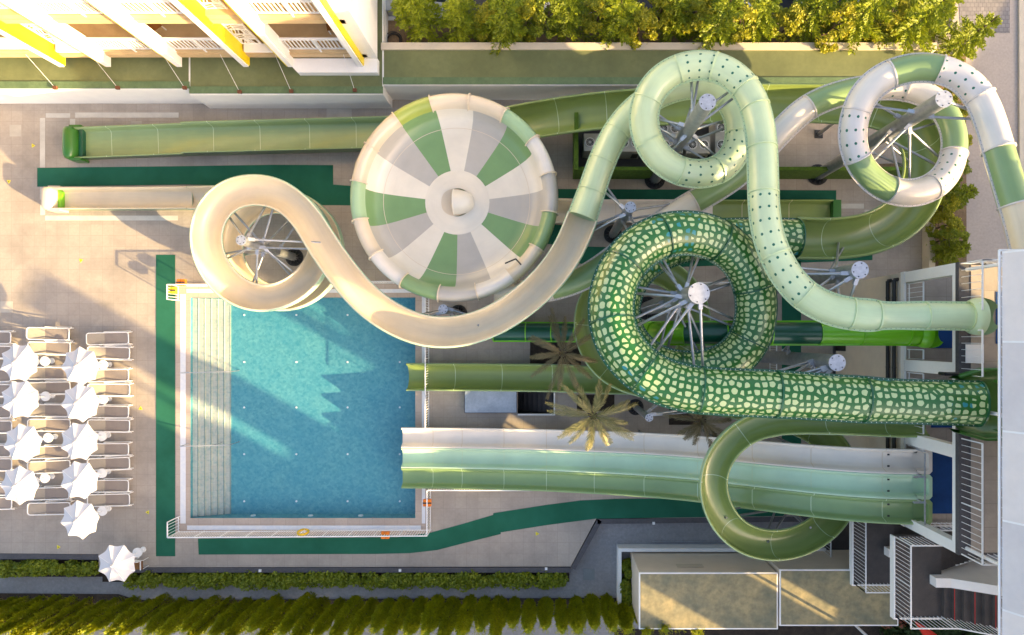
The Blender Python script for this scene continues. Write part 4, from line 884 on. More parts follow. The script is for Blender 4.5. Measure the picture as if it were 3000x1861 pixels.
# ------------------------------------------------ fences round the pool
def fence(lab, pts, h=1.05, sp=.12, **k):
    a = pts[0]; r = thing('railing', lab, 'railing', a); rail(r, pts, h, sp, name='bars', **k); return r
def wp(x, y, h=1.05): p = P(x, y, h); return (p.x, p.y, .015)
fence('white pool railing along the bottom edge of the pool', [wp(491, 1530), wp(491, 1575), wp(1251, 1570), wp(1251, 1437)])
fence('white railing between the racing slide and the lower terrace', [wp(1253, 1437), wp(1640, 1437)])
fence('short white pool railing at the upper left pool corner, turning along the top edge', [wp(490, 877), wp(490, 834), wp(1063, 832)])
fence('white pool railing on the right side of the pool', [wp(1063, 825), wp(1246, 825), wp(1246, 1255)])
fence('thin white railing behind the dark green coil', [wp(1560, 828), wp(2200, 828)])
fence('thin white railing under the lime tube beside the tower', [wp(2275, 1010), wp(2275, 1200)])
for (y, nm) in ((1093, 'upper'), (1308, 'lower')):
    p0, p1 = P(527, y, .8), P(672, y - 4, .3); r = thing('handrail', 'thin steel pool handrail down the steps, the %s of the two' % nm, 'handrail', (p0.x, p0.y, 0), 'handrails on the pool steps')
    mb = MB(); mb.cyl(p0, p1, .022, n=8); mb.cyl((p0.x, p0.y, .0), p0, .022, n=8); mb.build('rail', M_cap, r); q = p0.lerp(p1, .65); mb = MB(); mb.cyl((q.x, q.y, -.8), q, .022, n=8); mb.cyl((p1.x, p1.y, -1.1), p1, .022, n=8); mb.build('post', M_steel, r)
# lifebuoys and rescue gear
def torus(mb, c, R_, r_, ax, n=24, m_=10):
    c = Vector(c); ax = Vector(ax).normalized(); e = ax.orthogonal().normalized(); f = ax.cross(e)
    mb.grid([[c + (e * math.cos(a) + f * math.sin(a)) * (R_ + r_ * math.cos(b_)) + ax * (r_ * math.sin(b_)) for b_ in [2 * math.pi * j / m_ for j in range(m_)]] for a in [2 * math.pi * i / n for i in range(n)]], cu=True, cv=True)
p = P(888, 1564, .8); lb = MB(); torus(lb, p + Vector((0, .08, 0)), .24, .055, (0, 1, .25)); lb_ = thing('lifebuoy', 'yellow ring lifebuoy hanging on the bottom pool railing', 'lifebuoy', (p.x, p.y, .6)); lb.build('ring', M_ylw2, lb_)
MB().box(p.x - .04, p.x + .04, p.y + .0, p.y + .16, .5, .62).build('holder', M_wpaint, lb_)
def vest(x, y, lab, rz=0, m_=M_orange):
    p = P(x, y, .8); r = thing('rescue_float', lab, 'rescue float', p, 'orange rescue floats on the pool railings')
    for sx in (-1, 1):
        mb = MB(); mb.box(p.x + sx * .1 - .085, p.x + sx * .1 + .085, p.y - .16, p.y + .16, .62, .82); o_ = mb.build('float_panel', m_, r); 
    MB().box(p.x - .2, p.x + .2, p.y - .03, p.y + .03, .822, .84).build('strap', M_dark, r); 
vest(1128, 1569, 'orange rescue float tied to the bottom pool railing'); vest(1251, 1474, 'orange rescue float on the right pool railing near the racing slide'); vest(530, 828, 'orange rescue float on the top pool railing near the corner'); vest(503, 851, 'yellow rescue float on the short railing at the upper left pool corner', m_=M_ylw2)

# ------------------------------------------------ loungers
def lounger():
    r = thing('sun_lounger', '', 'sun lounger', (0, 0, 0), 'white framed sun loungers on the deck')
    L, W_ = 1.86, .56
    def rr(x0, x1, w_, z0, z1, n=6, c_=.12):
        pts = []
        for cx, cy, a0 in ((x1 - c_, w_ / 2 - c_, 0), (x0 + c_, w_ / 2 - c_, 90), (x0 + c_, -w_ / 2 + c_, 180), (x1 - c_, -w_ / 2 + c_, 270)):
            for k in range(n + 1):
                a = math.radians(a0 + 90 * k / n); pts.append((cx + c_ * math.cos(a), cy + c_ * math.sin(a)))
        return pts
    hx = -.22
    def tilt(x, z0=.34): return z0 + max(0, hx - x) * .32
    fr = MB(); pts = rr(-L / 2, L / 2, W_, 0, 0)
    for a, b_ in zip(pts, pts[1:] + pts[:1]): fr.cyl((a[0], a[1], tilt(a[0])), (b_[0], b_[1], tilt(b_[0])), .026, n=8, caps=False)
    fr.build('frame', M_wpaint, r)
    fb = MB(); ip = [(x, y) for x, y in rr(-L / 2 + .03, L / 2 - .03, W_ - .06, 0, 0)]
    rt_ = [q for q in ip if q[0] > hx]; lf = [q for q in ip if q[0] <= hx]
    hi = [(hx, W_ / 2 - .03), (hx, -W_ / 2 + .03)]
    A_ = sorted(rt_, key=lambda q: math.atan2(q[1], q[0] - .3)); fb.add([(x, y, .335) for x, y in ([hi[1]] + A_ + [hi[0]])], [tuple(range(len(A_) + 2))]); fb.build('seat_mesh', M_fabric, r)
    fb = MB(); B_ = sorted(lf, key=lambda q: math.atan2(q[1], q[0] + .5) % (2 * math.pi)); fb.add([(x, y, tilt(x) - .005) for x, y in ([hi[0]] + B_ + [hi[1]])], [tuple(range(len(B_) + 2))]); fb.build('back_mesh', mat('lounger_back', (.37, .33, .28), fine=120, fa=.5), r)
    for sy in (-1, 1):
        s_ = MB(); y = sy * (W_ / 2 + .045); s_.cyl((hx - .02, y, .30), (L / 2, y + sy * .01, .16), .022, n=8); s_.cyl((hx - .02, sy * W_ / 2, .34), (hx - .02, y, .32), .035, n=8); s_.build('side_rail', M_wpaint, r)
        for x in (L / 2 - .08, -L / 2 + .25): MB().cyl((x, sy * (W_ / 2 - .02), .32), (x + .06, sy * (W_ / 2 + .02), 0), .024, n=8).build('leg', M_wpaint, r)
    return r
proto = lounger(); first = True
cols = {'left': (-25, [989, 1031, 1101, 1143, 1207, 1250, 1320, 1361, 1432, 1474]), 'middle': (146, [978, 1020, 1093, 1137, 1202, 1245, 1324, 1367, 1445, 1489]), 'right': (320, [992, 1034, 1100, 1142, 1206, 1247, 1316, 1358, 1423, 1464])}
ordn = ['topmost', 'second', 'third', 'fourth', 'fifth', 'sixth', 'seventh', 'eighth', 'ninth', 'last']
for cn, (cx, ys) in cols.items():
    for k, y in enumerate(ys):
        p = P(cx + (3 if k % 2 else 0), y, .33); lab = 'brown mesh lounger with white frame, %s from the top in the %s column' % (ordn[k], cn)
        if cn == 'left': lab = 'brown mesh lounger cut by the left frame edge, %s from the top' % ordn[k]
        o = proto if first else dup(proto, (0, 0, 0)); first = False
        o.location = (p.x, p.y, .005); o.rotation_euler.z = random.uniform(-.03, .03); o['label'] = lab
# ------------------------------------------------ umbrellas
def umbrella():
    r = thing('parasol', '', 'parasol', (0, 0, 0), 'white parasols on the pool deck')
    cn = MB(); G = []; nr = 8; n = 64; Rm = .90
    for i in range(nr + 1):
        f = i / nr; row = []
        for k in range(n):
            a = 2 * math.pi * k / n; q = (a * 8 / (2 * math.pi)) % 1; s_ = math.sin(math.pi * q)
            rad = Rm * f * (1 - .15 * s_ * f); z = 2.05 + .33 * (1 - f) ** 1.15 - .04 * s_ * f + .02 * f * f * 0
            row.append((rad * math.cos(a), rad * math.sin(a), z))
        G.append(row)
    cn.grid(G, cv=True, smooth=True); cn.build('canopy', M_canvas, r)
    rb = MB()
    for k in range(8):
        a = 2 * math.pi * k / 8; rb.cyl((0, 0, 2.36), (Rm * .98 * math.cos(a), Rm * .98 * math.sin(a), 2.045), .012, n=6)
    rb.build('ribs', M_wpaint, r)
    for k, (zz_, sc) in enumerate(((2.31, .2), (2.39, .1))):
        v = MB(); G = []
        for i in range(4):
            f = i / 3; G.append([(sc * f * (1 - .22 * math.sin(math.pi * ((q * 8 / 24) % 1))) * math.cos(2 * math.pi * q / 24 + k), sc * f * (1 - .3 * math.sin(math.pi * ((q * 8 / 24) % 1))) * math.sin(2 * math.pi * q / 24 + k), zz_ + .1 * (1 - f) + .015 * math.sin(q * 2.7)) for q in range(24)])
        v.grid(G, cv=True); v.build('vent', M_canvas, r)
    MB().cyl((0, 0, 0), (0, 0, 2.48), .022, n=10).build('pole', M_wpaint, r)
    MB().cyl((0, 0, .45), (0, 0, .5), .225, .23, n=28).build('lower_tray', M_wpaint, r); MB().cyl((0, 0, 1.1), (0, 0, 1.13), .2, n=28).build('upper_tray', M_wpaint, r)
    MB().cyl((0, 0, 0.006), (0, 0, .06), .14, .12, n=24).build('base', M_wpaint, r); return r
um = umbrella(); up_ = [(57, 1062, 'topmost in the left row'), (236, 1073, 'topmost in the right row'), (59, 1170, 'second in the left row'), (236, 1180, 'second in the right row'), (67, 1298, 'third in the left row'), (233, 1293, 'third in the right row'), (57, 1422, 'last in the left row'), (233, 1407, 'fourth in the right row'), (234, 1523, 'fifth and last in the right row of loungers'), (342, 1651, 'standing alone at the kerb beside a chair')]
for k, (x, y, nm) in enumerate(up_):
    p = P(x, y, 2.05); o = um if k == 0 else dup(um, (0, 0, 0)); z = 0
    o.location = (p.x, p.y, z); o.rotation_euler.z = (.31, .05, .42, .12, .2, .35, .0, .28, .15, .4)[k]; o['label'] = 'open white scalloped parasol, ' + nm
p = P(406, 1655, .45); r = thing('patio_chair', 'white metal chair with brown woven seat beside the lone parasol', 'chair', (p.x, p.y, 0))
MB().box(p.x - .25, p.x + .2, p.y - .22, p.y + .2, .43, .46).build('seat', M_brown, r); bk = MB(); bk.cyl((p.x - .22, p.y + .22, .46), (p.x - .22, p.y + .26, .86), .018, n=8); bk.cyl((p.x + .2, p.y + .22, .46), (p.x + .2, p.y + .26, .86), .018, n=8); bk.box(p.x - .2, p.x + .18, p.y + .23, p.y + .26, .56, .84); bk.build('backrest', M_wpaint, r)
for sx in (-.24, .2):
    for sy in (-.2, .2): MB().cyl((p.x + sx, p.y + sy, 0), (p.x + sx, p.y + sy, .44), .018, n=8).build('leg', M_wpaint, r)
    MB().bar((p.x + sx, p.y - .2, .64), (p.x + sx, p.y + .22, .64), .04).build('armrest', M_wpaint, r)
# warning triangles
for x, y, rz, nm in ((97, 427, 0, 'left of the white floor band'), (26, 532, .5, 'at the left frame edge beside the green carpet'), (237, 763, .3, 'on the open deck above the loungers'), (412, 1197, 1.5, 'between the loungers and the vertical carpet'), (433, 1501, 1.0, 'beside the lower end of the vertical carpet'), (171, 1603, 2.1, 'on the deck below the loungers'), (1573, 1564, 2.1, 'on the paving below the curved carpet')):
    p = P(x, y); r = thing('warning_sign', 'small yellow triangular floor sign ' + nm, 'floor sign', (p.x, p.y, 0), 'yellow triangular floor signs')
    q = [(p.x + .11 * math.cos(rz + k * 2.0944), p.y + .11 * math.sin(rz + k * 2.0944)) for k in range(3)]; MB().prism(q, .001, .012).build('plate', M_sign, r)
    mb = MB(); mb.box(p.x - .012, p.x + .02, p.y - .03, p.y + .02, .0121, .015); mb.box(p.x + .0, p.x + .035, p.y + .005, p.y + .015, .0151, .017); mb.build('symbol', M_black, r)

# ------------------------------------------------ hatch and stairwell, AC yard, service building
p, q = P(1360, 1143, .3), P(1514, 1211, .3); r = thing('hatch_cover', 'pale blue grey weathered hatch cover beside the sunken steps', 'hatch', (p.x, q.y, 0))
MB().box(p.x, q.x, q.y, p.y, .003, .22).build('frame', mat('hatch_dark', (.08, .09, .12), rough=.6), r); MB().box(p.x + .03, q.x - .02, q.y + .03, p.y - .02, .221, .26).build('lid', mat('hatch_lid', (.40, .47, .58), (.30, .36, .45), s=1.2, fine=9, fa=.35), r)
r = thing('stairwell', 'dark sunken concrete steps with white kerb right of the hatch cover', 'steps', (SX0, SY0, 0))
mb = MB(); mb.add([(SX0, SY0, -1.5), (SX1, SY0, -1.5), (SX1, SY1, -1.5), (SX0, SY1, -1.5), (SX0, SY0, 0), (SX1, SY0, 0), (SX1, SY1, 0), (SX0, SY1, 0)], [(0, 1, 2, 3), (0, 4, 5, 1), (1, 5, 6, 2), (2, 6, 7, 3), (3, 7, 4, 0)]); mb.build('shaft', M_stair, r)
mb = MB()
for k in range(6): mb.box(SX0 + .25 + k * .24, SX0 + .25 + (k + 1) * .24, SY0 + .01, SY1 - .01, -1.49, -1.2 + .2 * k)
mb.build('steps', M_stair, r); mb = MB(); mb.box(SX0, SX1 + .07, SY0 - .08, SY0, .003, .1); mb.box(SX1 + .002, SX1 + .07, SY0 + .001, SY1, .003, .1); mb.build('kerb', M_white, r)
# AC yard
a, c = P(1678, 525), P(2670, 520)
g_ = MB(); g_.box(a.x, a.x + .18, a.y, a.y + 2.6, .005, 1.9); g_.box(a.x + .182, c.x, a.y, a.y + .16, .005, 1.75)
tag(g_.build('hedge_screen', M_grass), 'low screen covered in artificial grass around the air conditioners', 'screen')
struct(poly('gravel_yard', [(1690, 370), (2180, 370), (2180, 498), (1690, 498)], .002, .012, mat('dark_gravel', (.05, .05, .055), fine=60, fa=.8)))
def ac():
    r = thing('air_conditioner', '', 'air conditioner', (0, 0, 0), 'air conditioning units in the yard')
    MB().box(-.55, .55, -.4, .4, .05, 1.35).build('casing', mat('ac_grey', (.52, .52, .5), fa=.15, rough=.5), r)
    for sx in (-.27, .27):
        f = MB(); torus(f, (sx, 0, 1.36), .2, .025, (0, 0, 1)); 
        for k in range(6): a = math.pi * k / 6; f.bar((sx - .19 * math.cos(a), -.19 * math.sin(a), 1.38), (sx + .19 * math.cos(a), .19 * math.sin(a), 1.38), .012)
        f.build('fan_guard', M_wpaint, r); MB().cyl((sx, 0, 1.351), (sx, 0, 1.356), .19, n=24).build('fan', M_black, r)
    MB().box(.15, .45, -.41, -.402, .2, .9).build('panel', M_dark, r); return r
first = ac(); acp = [(1745, 418, 'leftmost'), (1845, 420, 'second from the left'), (1965, 425, 'under the left side of the mint loop'), (2045, 425, 'under the centre of the mint loop'), (2130, 425, 'behind the column of the mint loop'), (1960, 378, 'in the back row left'), (2130, 375, 'in the back row right')]
for k, (x, y, nm) in enumerate(acp):
    p = P(x, y, 1.3); o = first if k == 0 else dup(first, (0, 0, 0)); o.location = (p.x, p.y, .012); o['label'] = 'grey air conditioner with two round fans, ' + nm
struct(poly('soil_bed', [(2190, 495), (2640, 478), (2640, 500), (2190, 505)], .002, .03, M_bed))
# service building
def sbox(pxa, pxb, lab, nm='service_building'):
    a, c = P(pxa[0], pxa[1], 3.0), P(pxb[0], pxb[1], 3.0); r = thing(nm, lab, 'building', ((a.x + c.x) / 2, c.y, 0))
    MB().box(a.x, c.x, c.y, a.y, -.4, 2.9).build('wall', M_beige, r); MB().box(a.x - .03, c.x + .03, c.y - .03, a.y + .03, 2.901, 3.0).build('parapet', M_white, r)
    MB().box(a.x + .03, c.x - .03, c.y + .03, a.y - .03, 3.001, 3.02).build('roof', M_olive, r); return r, a, c
r, a, c = sbox((1874, 1680), (2277, 1842), 'low white building with flat olive stained roof, the left of the two roofs')
MB().box(5.9, 7.1, a.y + .031, a.y + .05, 1.9, 2.3).build('louvre', M_cream, r)
pipe = MB(); pipe.cyl((10.0, -12.2, 3.05), (10.35, -12.0, 3.08), .04, n=8); 
sbox((2286, 1671), (2630, 1832), 'flat olive stained roof right of the narrow gap beside the stairs')
e = P(1811, 1607, .3); lw = MB(); f_ = P(1822, 1835, .3); lw.box(e.x, e.x + .16, f_.y, e.y, -.42, .3); g2 = P(2420, 1602, .3); lw.box(e.x + .162, g2.x, e.y - .16, e.y, -.42, .3)
tag(lw.build('garden_wall', M_white), 'low white garden wall wrapping the corner of the service building', 'wall')
rg = thing('red_parasol', 'folded bright red parasol among the shrubs at the bottom right', 'parasol', P(2712, 1850, 2.0))
a_, b_ = P(2682, 1822, 2.5), P(2728, 1868, 1.9); mb = MB(); mb.cyl(a_, b_, .03, .28, n=9); mb.build('canopy', M_red, rg); MB().cyl((b_.x, b_.y, -.3), a_, .02, n=6).build('pole', M_red, rg)

# ------------------------------------------------ foliage
def leafcloud(mb, pts, size, nr=None):
    for (x, y, z) in pts:
        s_ = size * random.uniform(.6, 1.3); a = random.uniform(0, 6.28); t_ = random.uniform(-.9, .9); b_ = random.uniform(-.9, .9)
        e = Vector((math.cos(a), math.sin(a), t_)).normalized() * s_; f = Vector((-math.sin(a), math.cos(a), b_)).normalized() * s_ * .5; c = Vector((x, y, z))
        mb.add([c - e, c - f * .9, c + e, c + f * .9], [(0, 1, 2, 3)])
def crown_pts(n, rx, ry, z0, z1, shape, clumps=26):
    out = []; cl = []
    for k in range(clumps):
        a = random.uniform(0, 6.28); f = random.random(); z = z0 + (z1 - z0) * f; rr = shape(f) * random.uniform(.45, 1.0); cl.append((rx * rr * math.cos(a), ry * rr * math.sin(a), z, random.uniform(.12, .30) * rx))
    for k in range(n):
        c = random.choice(cl); d = np.random.normal(size=3); d /= np.linalg.norm(d); q = random.uniform(.5, 1.0)
        out.append((c[0] + d[0] * c[3] * q, c[1] + d[1] * c[3] * q, c[2] + d[2] * c[3] * q * .8))
    return out
def bush_proto(seed, h, rad, m_, n=3300, sz=.085, name='tree', cat='tree', shape=None):
    random.seed(seed); np.random.seed(seed); r = thing(name, '', cat, (0, 0, 0)); tr_ = MB(); tr_.cyl((0, 0, -.1), (.05, 0, h * .6), .07, .04, n=8)
    for k in range(7):
        a = k * .9; z = h * (.25 + .08 * k); tr_.cyl((0, 0, z), (rad * .7 * math.cos(a), rad * .7 * math.sin(a), z + h * .15), .03, .012, n=6)
    tr_.build('trunk', M_bark, r); lf = MB(); leafcloud(lf, crown_pts(n, rad, rad, h * .2, h, shape or (lambda f: math.sin(math.pi * min(1, .18 + .8 * f)) ** .6), 44), sz); lf.build('crown', m_, r); return r
def pine_proto(seed, h, rad, name='pine_tree'):
    random.seed(seed); r = thing(name, '', 'pine tree', (0, 0, 0)); tr_ = MB(); lf = MB(); tr_.cyl((0, 0, -.1), (0, 0, h), .09, .02, n=8)
    nt_ = 8
    for k in range(nt_):
        f = k / nt_; z = h * (.12 + .88 * f); L = rad * (1 - f) ** .75 + .16; nb = 6
        for j in range(nb):
            a = 2 * math.pi * (j + .5 * (k % 2)) / nb + random.uniform(-.2, .2); LL = L * random.uniform(.8, 1.1); d = Vector((math.cos(a), math.sin(a), 0))
            rise = .28 + .5 * f
            pt = lambda q: Vector((0, 0, z)) + d * LL * q + Vector((0, 0, LL * (rise * q - .35 * q * q)))
            tr_.cyl(pt(0), pt(1), .014, .005, n=4, caps=False)
            ns = int(9 + LL * 14)
            for s_ in range(ns):
                q = .12 + .88 * s_ / ns; c = pt(q); sd_ = d.cross(Vector((0, 0, 1)))
                for sg in (-1, 1):
                    tw = (sd_ * sg * .8 + d * .7 + Vector((0, 0, random.uniform(.0, .5)))).normalized(); l2 = (.10 + .26 * LL * (1 - abs(q - .45))) * random.uniform(.7, 1.1)
                    for u_ in range(2):
                        c2 = c + tw * l2 * (u_ + .5) / 2; n_ = Vector((random.uniform(-1, 1), random.uniform(-1, 1), random.uniform(-1, 1))); e = tw * l2 * .3; f2 = tw.cross(n_).normalized() * .04
                        lf.add([c2 - e, c2 - f2, c2 + e, c2 + f2], [(0, 1, 2, 3)])
    tr_.build('trunk', M_bark, r); lf.build('crown', L_pine, r); return r
pines = [pine_proto(1, 5.0, 1.35), pine_proto(2, 4.4, 1.2)]
bushes = [bush_proto(3, 3.3, 1.0, L_bush), bush_proto(4, 3.8, 1.15, L_hedge, n=4200), bush_proto(5, 2.8, .95, L_bush)]
random.seed(11)
row = [(1215, 'p', 5.2), (1345, 'p', 5.0), (1425, 'b', 3), (1480, 'p', 5), (1545, 'b', 3), (1610, 'b', 3.2), (1665, 'p', 5), (1755, 'b', 3), (1815, 'p', 5), (1880, 'b', 3), (1945, 'b', 3), (1985, 'p', 4.6), (2050, 'b', 3), (2110, 'p', 5), (2175, 'b', 3), (2235, 'p', 5), (2328, 'b', 3), (2400, 'p', 5), (2460, 'b', 3), (2530, 'p', 5), (2612, 'b', 3), (2690, 'p', 5), (2760, 'p', 5.4)]
used = set(); ntr = 0
wordn = ['one', 'two', 'three', 'four', 'five', 'six', 'seven', 'eight', 'nine', 'ten', 'eleven', 'twelve', 'thirteen', 'fourteen', 'fifteen', 'sixteen', 'seventeen', 'eighteen', 'nineteen', 'twenty', 'twenty one', 'twenty two', 'twenty three', 'twenty four', 'twenty five', 'twenty six', 'twenty seven', 'twenty eight', 'twenty nine', 'thirty', 'thirty one', 'thirty two', 'thirty three', 'thirty four', 'thirty five', 'thirty six', 'thirty seven', 'thirty eight', 'thirty nine', 'forty', 'forty one', 'forty two', 'forty three', 'forty four', 'forty five', 'forty six']
pn = bn = 0
for x, k_, hh in sorted(row):
    L_ = pines if k_ == 'p' else bushes; pr_ = random.choice(L_); p = P(x, 75, 3.0); loc = (p.x, 14.25 + random.uniform(-.35, .5), .85)
    if k_ == 'p': lab = '%s star branched conifer from the left in the row above the green terrace' % ORD[pn]; pn += 1
    else: lab = '%s bushy yellow green tree from the left in the row above the terrace' % ORD[bn]; bn += 1
    if pr_.name not in used: o = pr_; used.add(pr_.name); o.location = loc; o.rotation_euler.z = random.uniform(0, 6)
    else: o = dup(pr_, loc, random.uniform(0, 6))
    s_ = random.uniform(.8, 1.05); o.scale = (s_,) * 3; o['label'] = lab; o['group'] = 'trees along the top terrace'
for pr_ in pines + bushes:
    if pr_.name not in used: used.add(pr_.name); pr_.location = (P(1500, 75, 3).x, 14.6, .85); pr_['label'] = 'extra ' + pr_.name.split('.')[0].replace('_', ' ') + ' filling the tree row above the terrace'; pr_['group'] = 'trees along the top terrace'
for x, y, k_, s_, nm in ((2770, 262, 'b', .7, 'below the white green loop top'), (2790, 330, 'b', .75, 'beside the tall column cap'), (2805, 420, 'b', .6, 'right of the white green loop'), (2800, 575, 'p', .62, 'right of the big green bend'), (2780, 660, 'b', .7, 'beside the cream wall'), (2795, 735, 'p', .55, 'nearest the tower corner'), (2770, 600, 'b', .6, 'at the outer side of the green bend'), (2810, 130, 'p', .8, 'at the right end of the tree row'), (2800, 500, 'b', .55, 'between green bend and road'), (2780, 700, 'b', .6, 'between cream wall and road')):
    L_ = pines if k_ == 'p' else bushes; p = P(x, y, 1.4); o = dup(random.choice(L_), (p.x, p.y, .1), random.uniform(0, 6), ('small conifer ' if k_ == 'p' else 'low green bush ') + 'in the right hand bed ' + nm); o.scale = (s_,) * 3; o['group'] = 'plants in the right hand bed'
# columnar conifers
cyp = []
for sd_ in (21, 22, 23):
    random.seed(sd_); np.random.seed(sd_); r = thing('columnar_conifer', '', 'conifer', (0, 0, 0)); MB().cyl((0, 0, -.1), (0, 0, 3.6), .06, .02, n=6).build('trunk', M_bark, r)
    lf = MB(); hC = 4.0
    for k in range(3600):
        f = random.random(); z = .15 + hC * f; rad = .31 * (1 - f ** 4) * (.75 + .25 * math.sin(9 * f + 3 * math.sin(5 * f + sd_))) + .05; a = random.uniform(0, 6.28); q = random.uniform(.6, 1.08) * rad
        c = Vector((q * math.cos(a), q * math.sin(a), z)); e = Vector((math.cos(a) * .8, math.sin(a) * .8, random.uniform(.5, 1.4))).normalized() * random.uniform(.09, .2); s2 = Vector((-math.sin(a), math.cos(a), random.uniform(-.5, .5))) * .035
        lf.add([c - e * .4, c - s2, c + e, c + s2], [(0, 1, 2, 3)])
    for k in range(150):      # loose feathery tips
        a = random.uniform(0, 6.28); z = random.uniform(.8, 4.1); d = Vector((math.cos(a), math.sin(a), 1.3)).normalized(); b0 = Vector((0, 0, z)) + Vector((d.x, d.y, 0)) * .12
        for u_ in range(9):
            c = b0 + d * .05 * u_; n_ = Vector((random.uniform(-1, 1), random.uniform(-1, 1), random.uniform(-.2, 1))).normalized() * .06; lf.add([c, c + n_ * .5 + d * .02, c + n_ * 1.4, c + n_ * .5 - d * .02], [(0, 1, 2, 3)])
    lf.build('crown', L_cyp, r); cyp.append(r)
random.seed(5); n = 0; x = -60
while x < 2030 and n < 46:
    p = P(x, 1768, 0); p.z = -.36; pr_ = cyp[n % 3]; o = pr_ if n < 3 else dup(pr_, (0, 0, 0))
    o.location = p + Vector((0, random.uniform(-.12, .12), 0)); o.rotation_euler.z = random.uniform(0, 6); o.scale = (random.uniform(.85, 1.15), random.uniform(.85, 1.15), random.uniform(.78, 1.08) * (1 if x < 1500 else .8))
    o['label'] = '%s tall narrow conifer from the left in the row along the bottom edge' % ORD[n]; o['group'] = 'columnar conifers along the bottom path'; n += 1; x += random.uniform(42, 50)
# hedges
def hedge(lab, pix, z0, h, n, m_, sz=.085, name='hedge'):
    q = [P(x, y, z0 + h * .6) for x, y in pix]; xs_ = [v.x for v in q]; ys_ = [v.y for v in q]; lf = MB(); pts = []
    W_ = max(xs_) - min(xs_); cl = max(4, int(W_ * (max(ys_) - min(ys_)) * 18 + W_ * 9)); C_ = [(random.uniform(min(xs_), max(xs_)), random.uniform(min(ys_), max(ys_)), z0 + random.uniform(.2, 1) * h, random.uniform(.14, .3)) for _ in range(cl)]
    for k in range(n):
        c = random.choice(C_); d = np.random.normal(size=3); d /= np.linalg.norm(d); pts.append((c[0] + d[0] * c[3], c[1] + d[1] * c[3], max(z0, c[2] + d[2] * c[3] * .7)))
    leafcloud(lf, pts, sz); r = thing(name, lab, 'hedge', (sum(xs_) / len(xs_), sum(ys_) / len(ys_), z0)); lf.build('foliage', m_, r)
    st = MB(); 
    for k in range(int(W_) + 2): x = min(xs_) + (max(xs_) - min(xs_)) * (k + .5) / (int(W_) + 2); st.cyl((x, sum(ys_) / len(ys_), z0 - .05), (x + .05, sum(ys_) / len(ys_), z0 + h * .6), .025, n=6)
    st.build('stems', M_bark, r); return r
hedge('low clipped ivy hedge below the deck kerb at the left', [(0, 1652), (285, 1676)], -.38, .5, 5500, L_hedge); hedge('long low hedge along the slate kerb below the pool', [(375, 1684), (1655, 1712)], -.38, .5, 20000, L_hedge)
hedge('dark hedge between the white garden wall and the service building', [(1826, 1655), (1848, 1840)], -.38, .8, 7000, L_hedge); hedge('dark shrubs at the foot of the stair in the bottom right corner', [(2600, 1800), (2900, 1900)], -.3, 1.2, 16000, L_dark)
hedge('sparse red leaved shrub beside the olive roof', [(2585, 1730), (2625, 1830)], 1.6, 1.3, 500, L_redl, name='shrub')
# palms
def palm(lab, cx, cy, z, L, nf, m_, seed, droop=.9):
    random.seed(seed); p = P(cx, cy, z); r = thing('palm_tree', lab, 'palm tree', (p.x, p.y, 0)); tr_ = MB(); kk = 14
    for k in range(kk): z0 = z * k / kk; z1 = z * (k + 1) / kk; tr_.cyl((p.x, p.y, z0), (p.x, p.y, z1), .15 + .03 * (k % 2), .17, n=12)
    tr_.build('trunk', M_bark, r)
    for j in range(nf):
        a = 2 * math.pi * j / nf + random.uniform(-.25, .25); LL = L * random.uniform(.75, 1.1); up_a = random.choice((.25, .6, .9, 1.1)); d = Vector((math.cos(a), math.sin(a), 0)); fr = MB(); sd_ = d.cross(Vector((0, 0, 1)))
        pt = lambda q: Vector((p.x, p.y, z)) + d * (LL * q * (1 - .12 * up_a)) + Vector((0, 0, LL * (up_a * q - (.55 + .5 * up_a) * droop * q * q)))
        for s_ in range(12): fr.cyl(pt(s_ / 12), pt((s_ + 1) / 12), .018 * (1 - s_ / 13), .018 * (1 - (s_ + 1) / 13), n=5, caps=False)
        for s_ in range(30):
            q = .1 + .9 * s_ / 30; c = pt(q); tg = (pt(min(1, q + .02)) - pt(q - .02)).normalized(); l2 = .33 * math.sin(math.pi * (.12 + .8 * q)) ** .7 * random.uniform(.8, 1.15)
            for sg in (-1, 1):
                dr = (sd_ * sg * .55 + tg * 1.0 + Vector((0, 0, random.uniform(-.9, .2)))).normalized(); wv_ = dr.cross(Vector((0, 0, 1))).normalized() * .009
                fr.add([c - wv_, c + wv_, c + dr * l2 * .6 + wv_, c + dr * l2, c + dr * l2 * .6 - wv_], [(0, 1, 2, 3, 4)])
        fr.build('frond', m_, r)
    return r
palm('thin brownish palm growing beside the lime tube, nearest the pool', 1648, 1035, 5.0, 2.0, 15, L_palmd, 31); palm('pale palm between the green flume and the beige racing lane', 1738, 1218, 5.6, 1.9, 20, L_palm, 32, .8)  # second palm has a paler leaf colour than the others
palm('dark palm half hidden under the pebble patterned tube', 2055, 1232, 3.6, 1.5, 14, L_palmd, 33, .9)
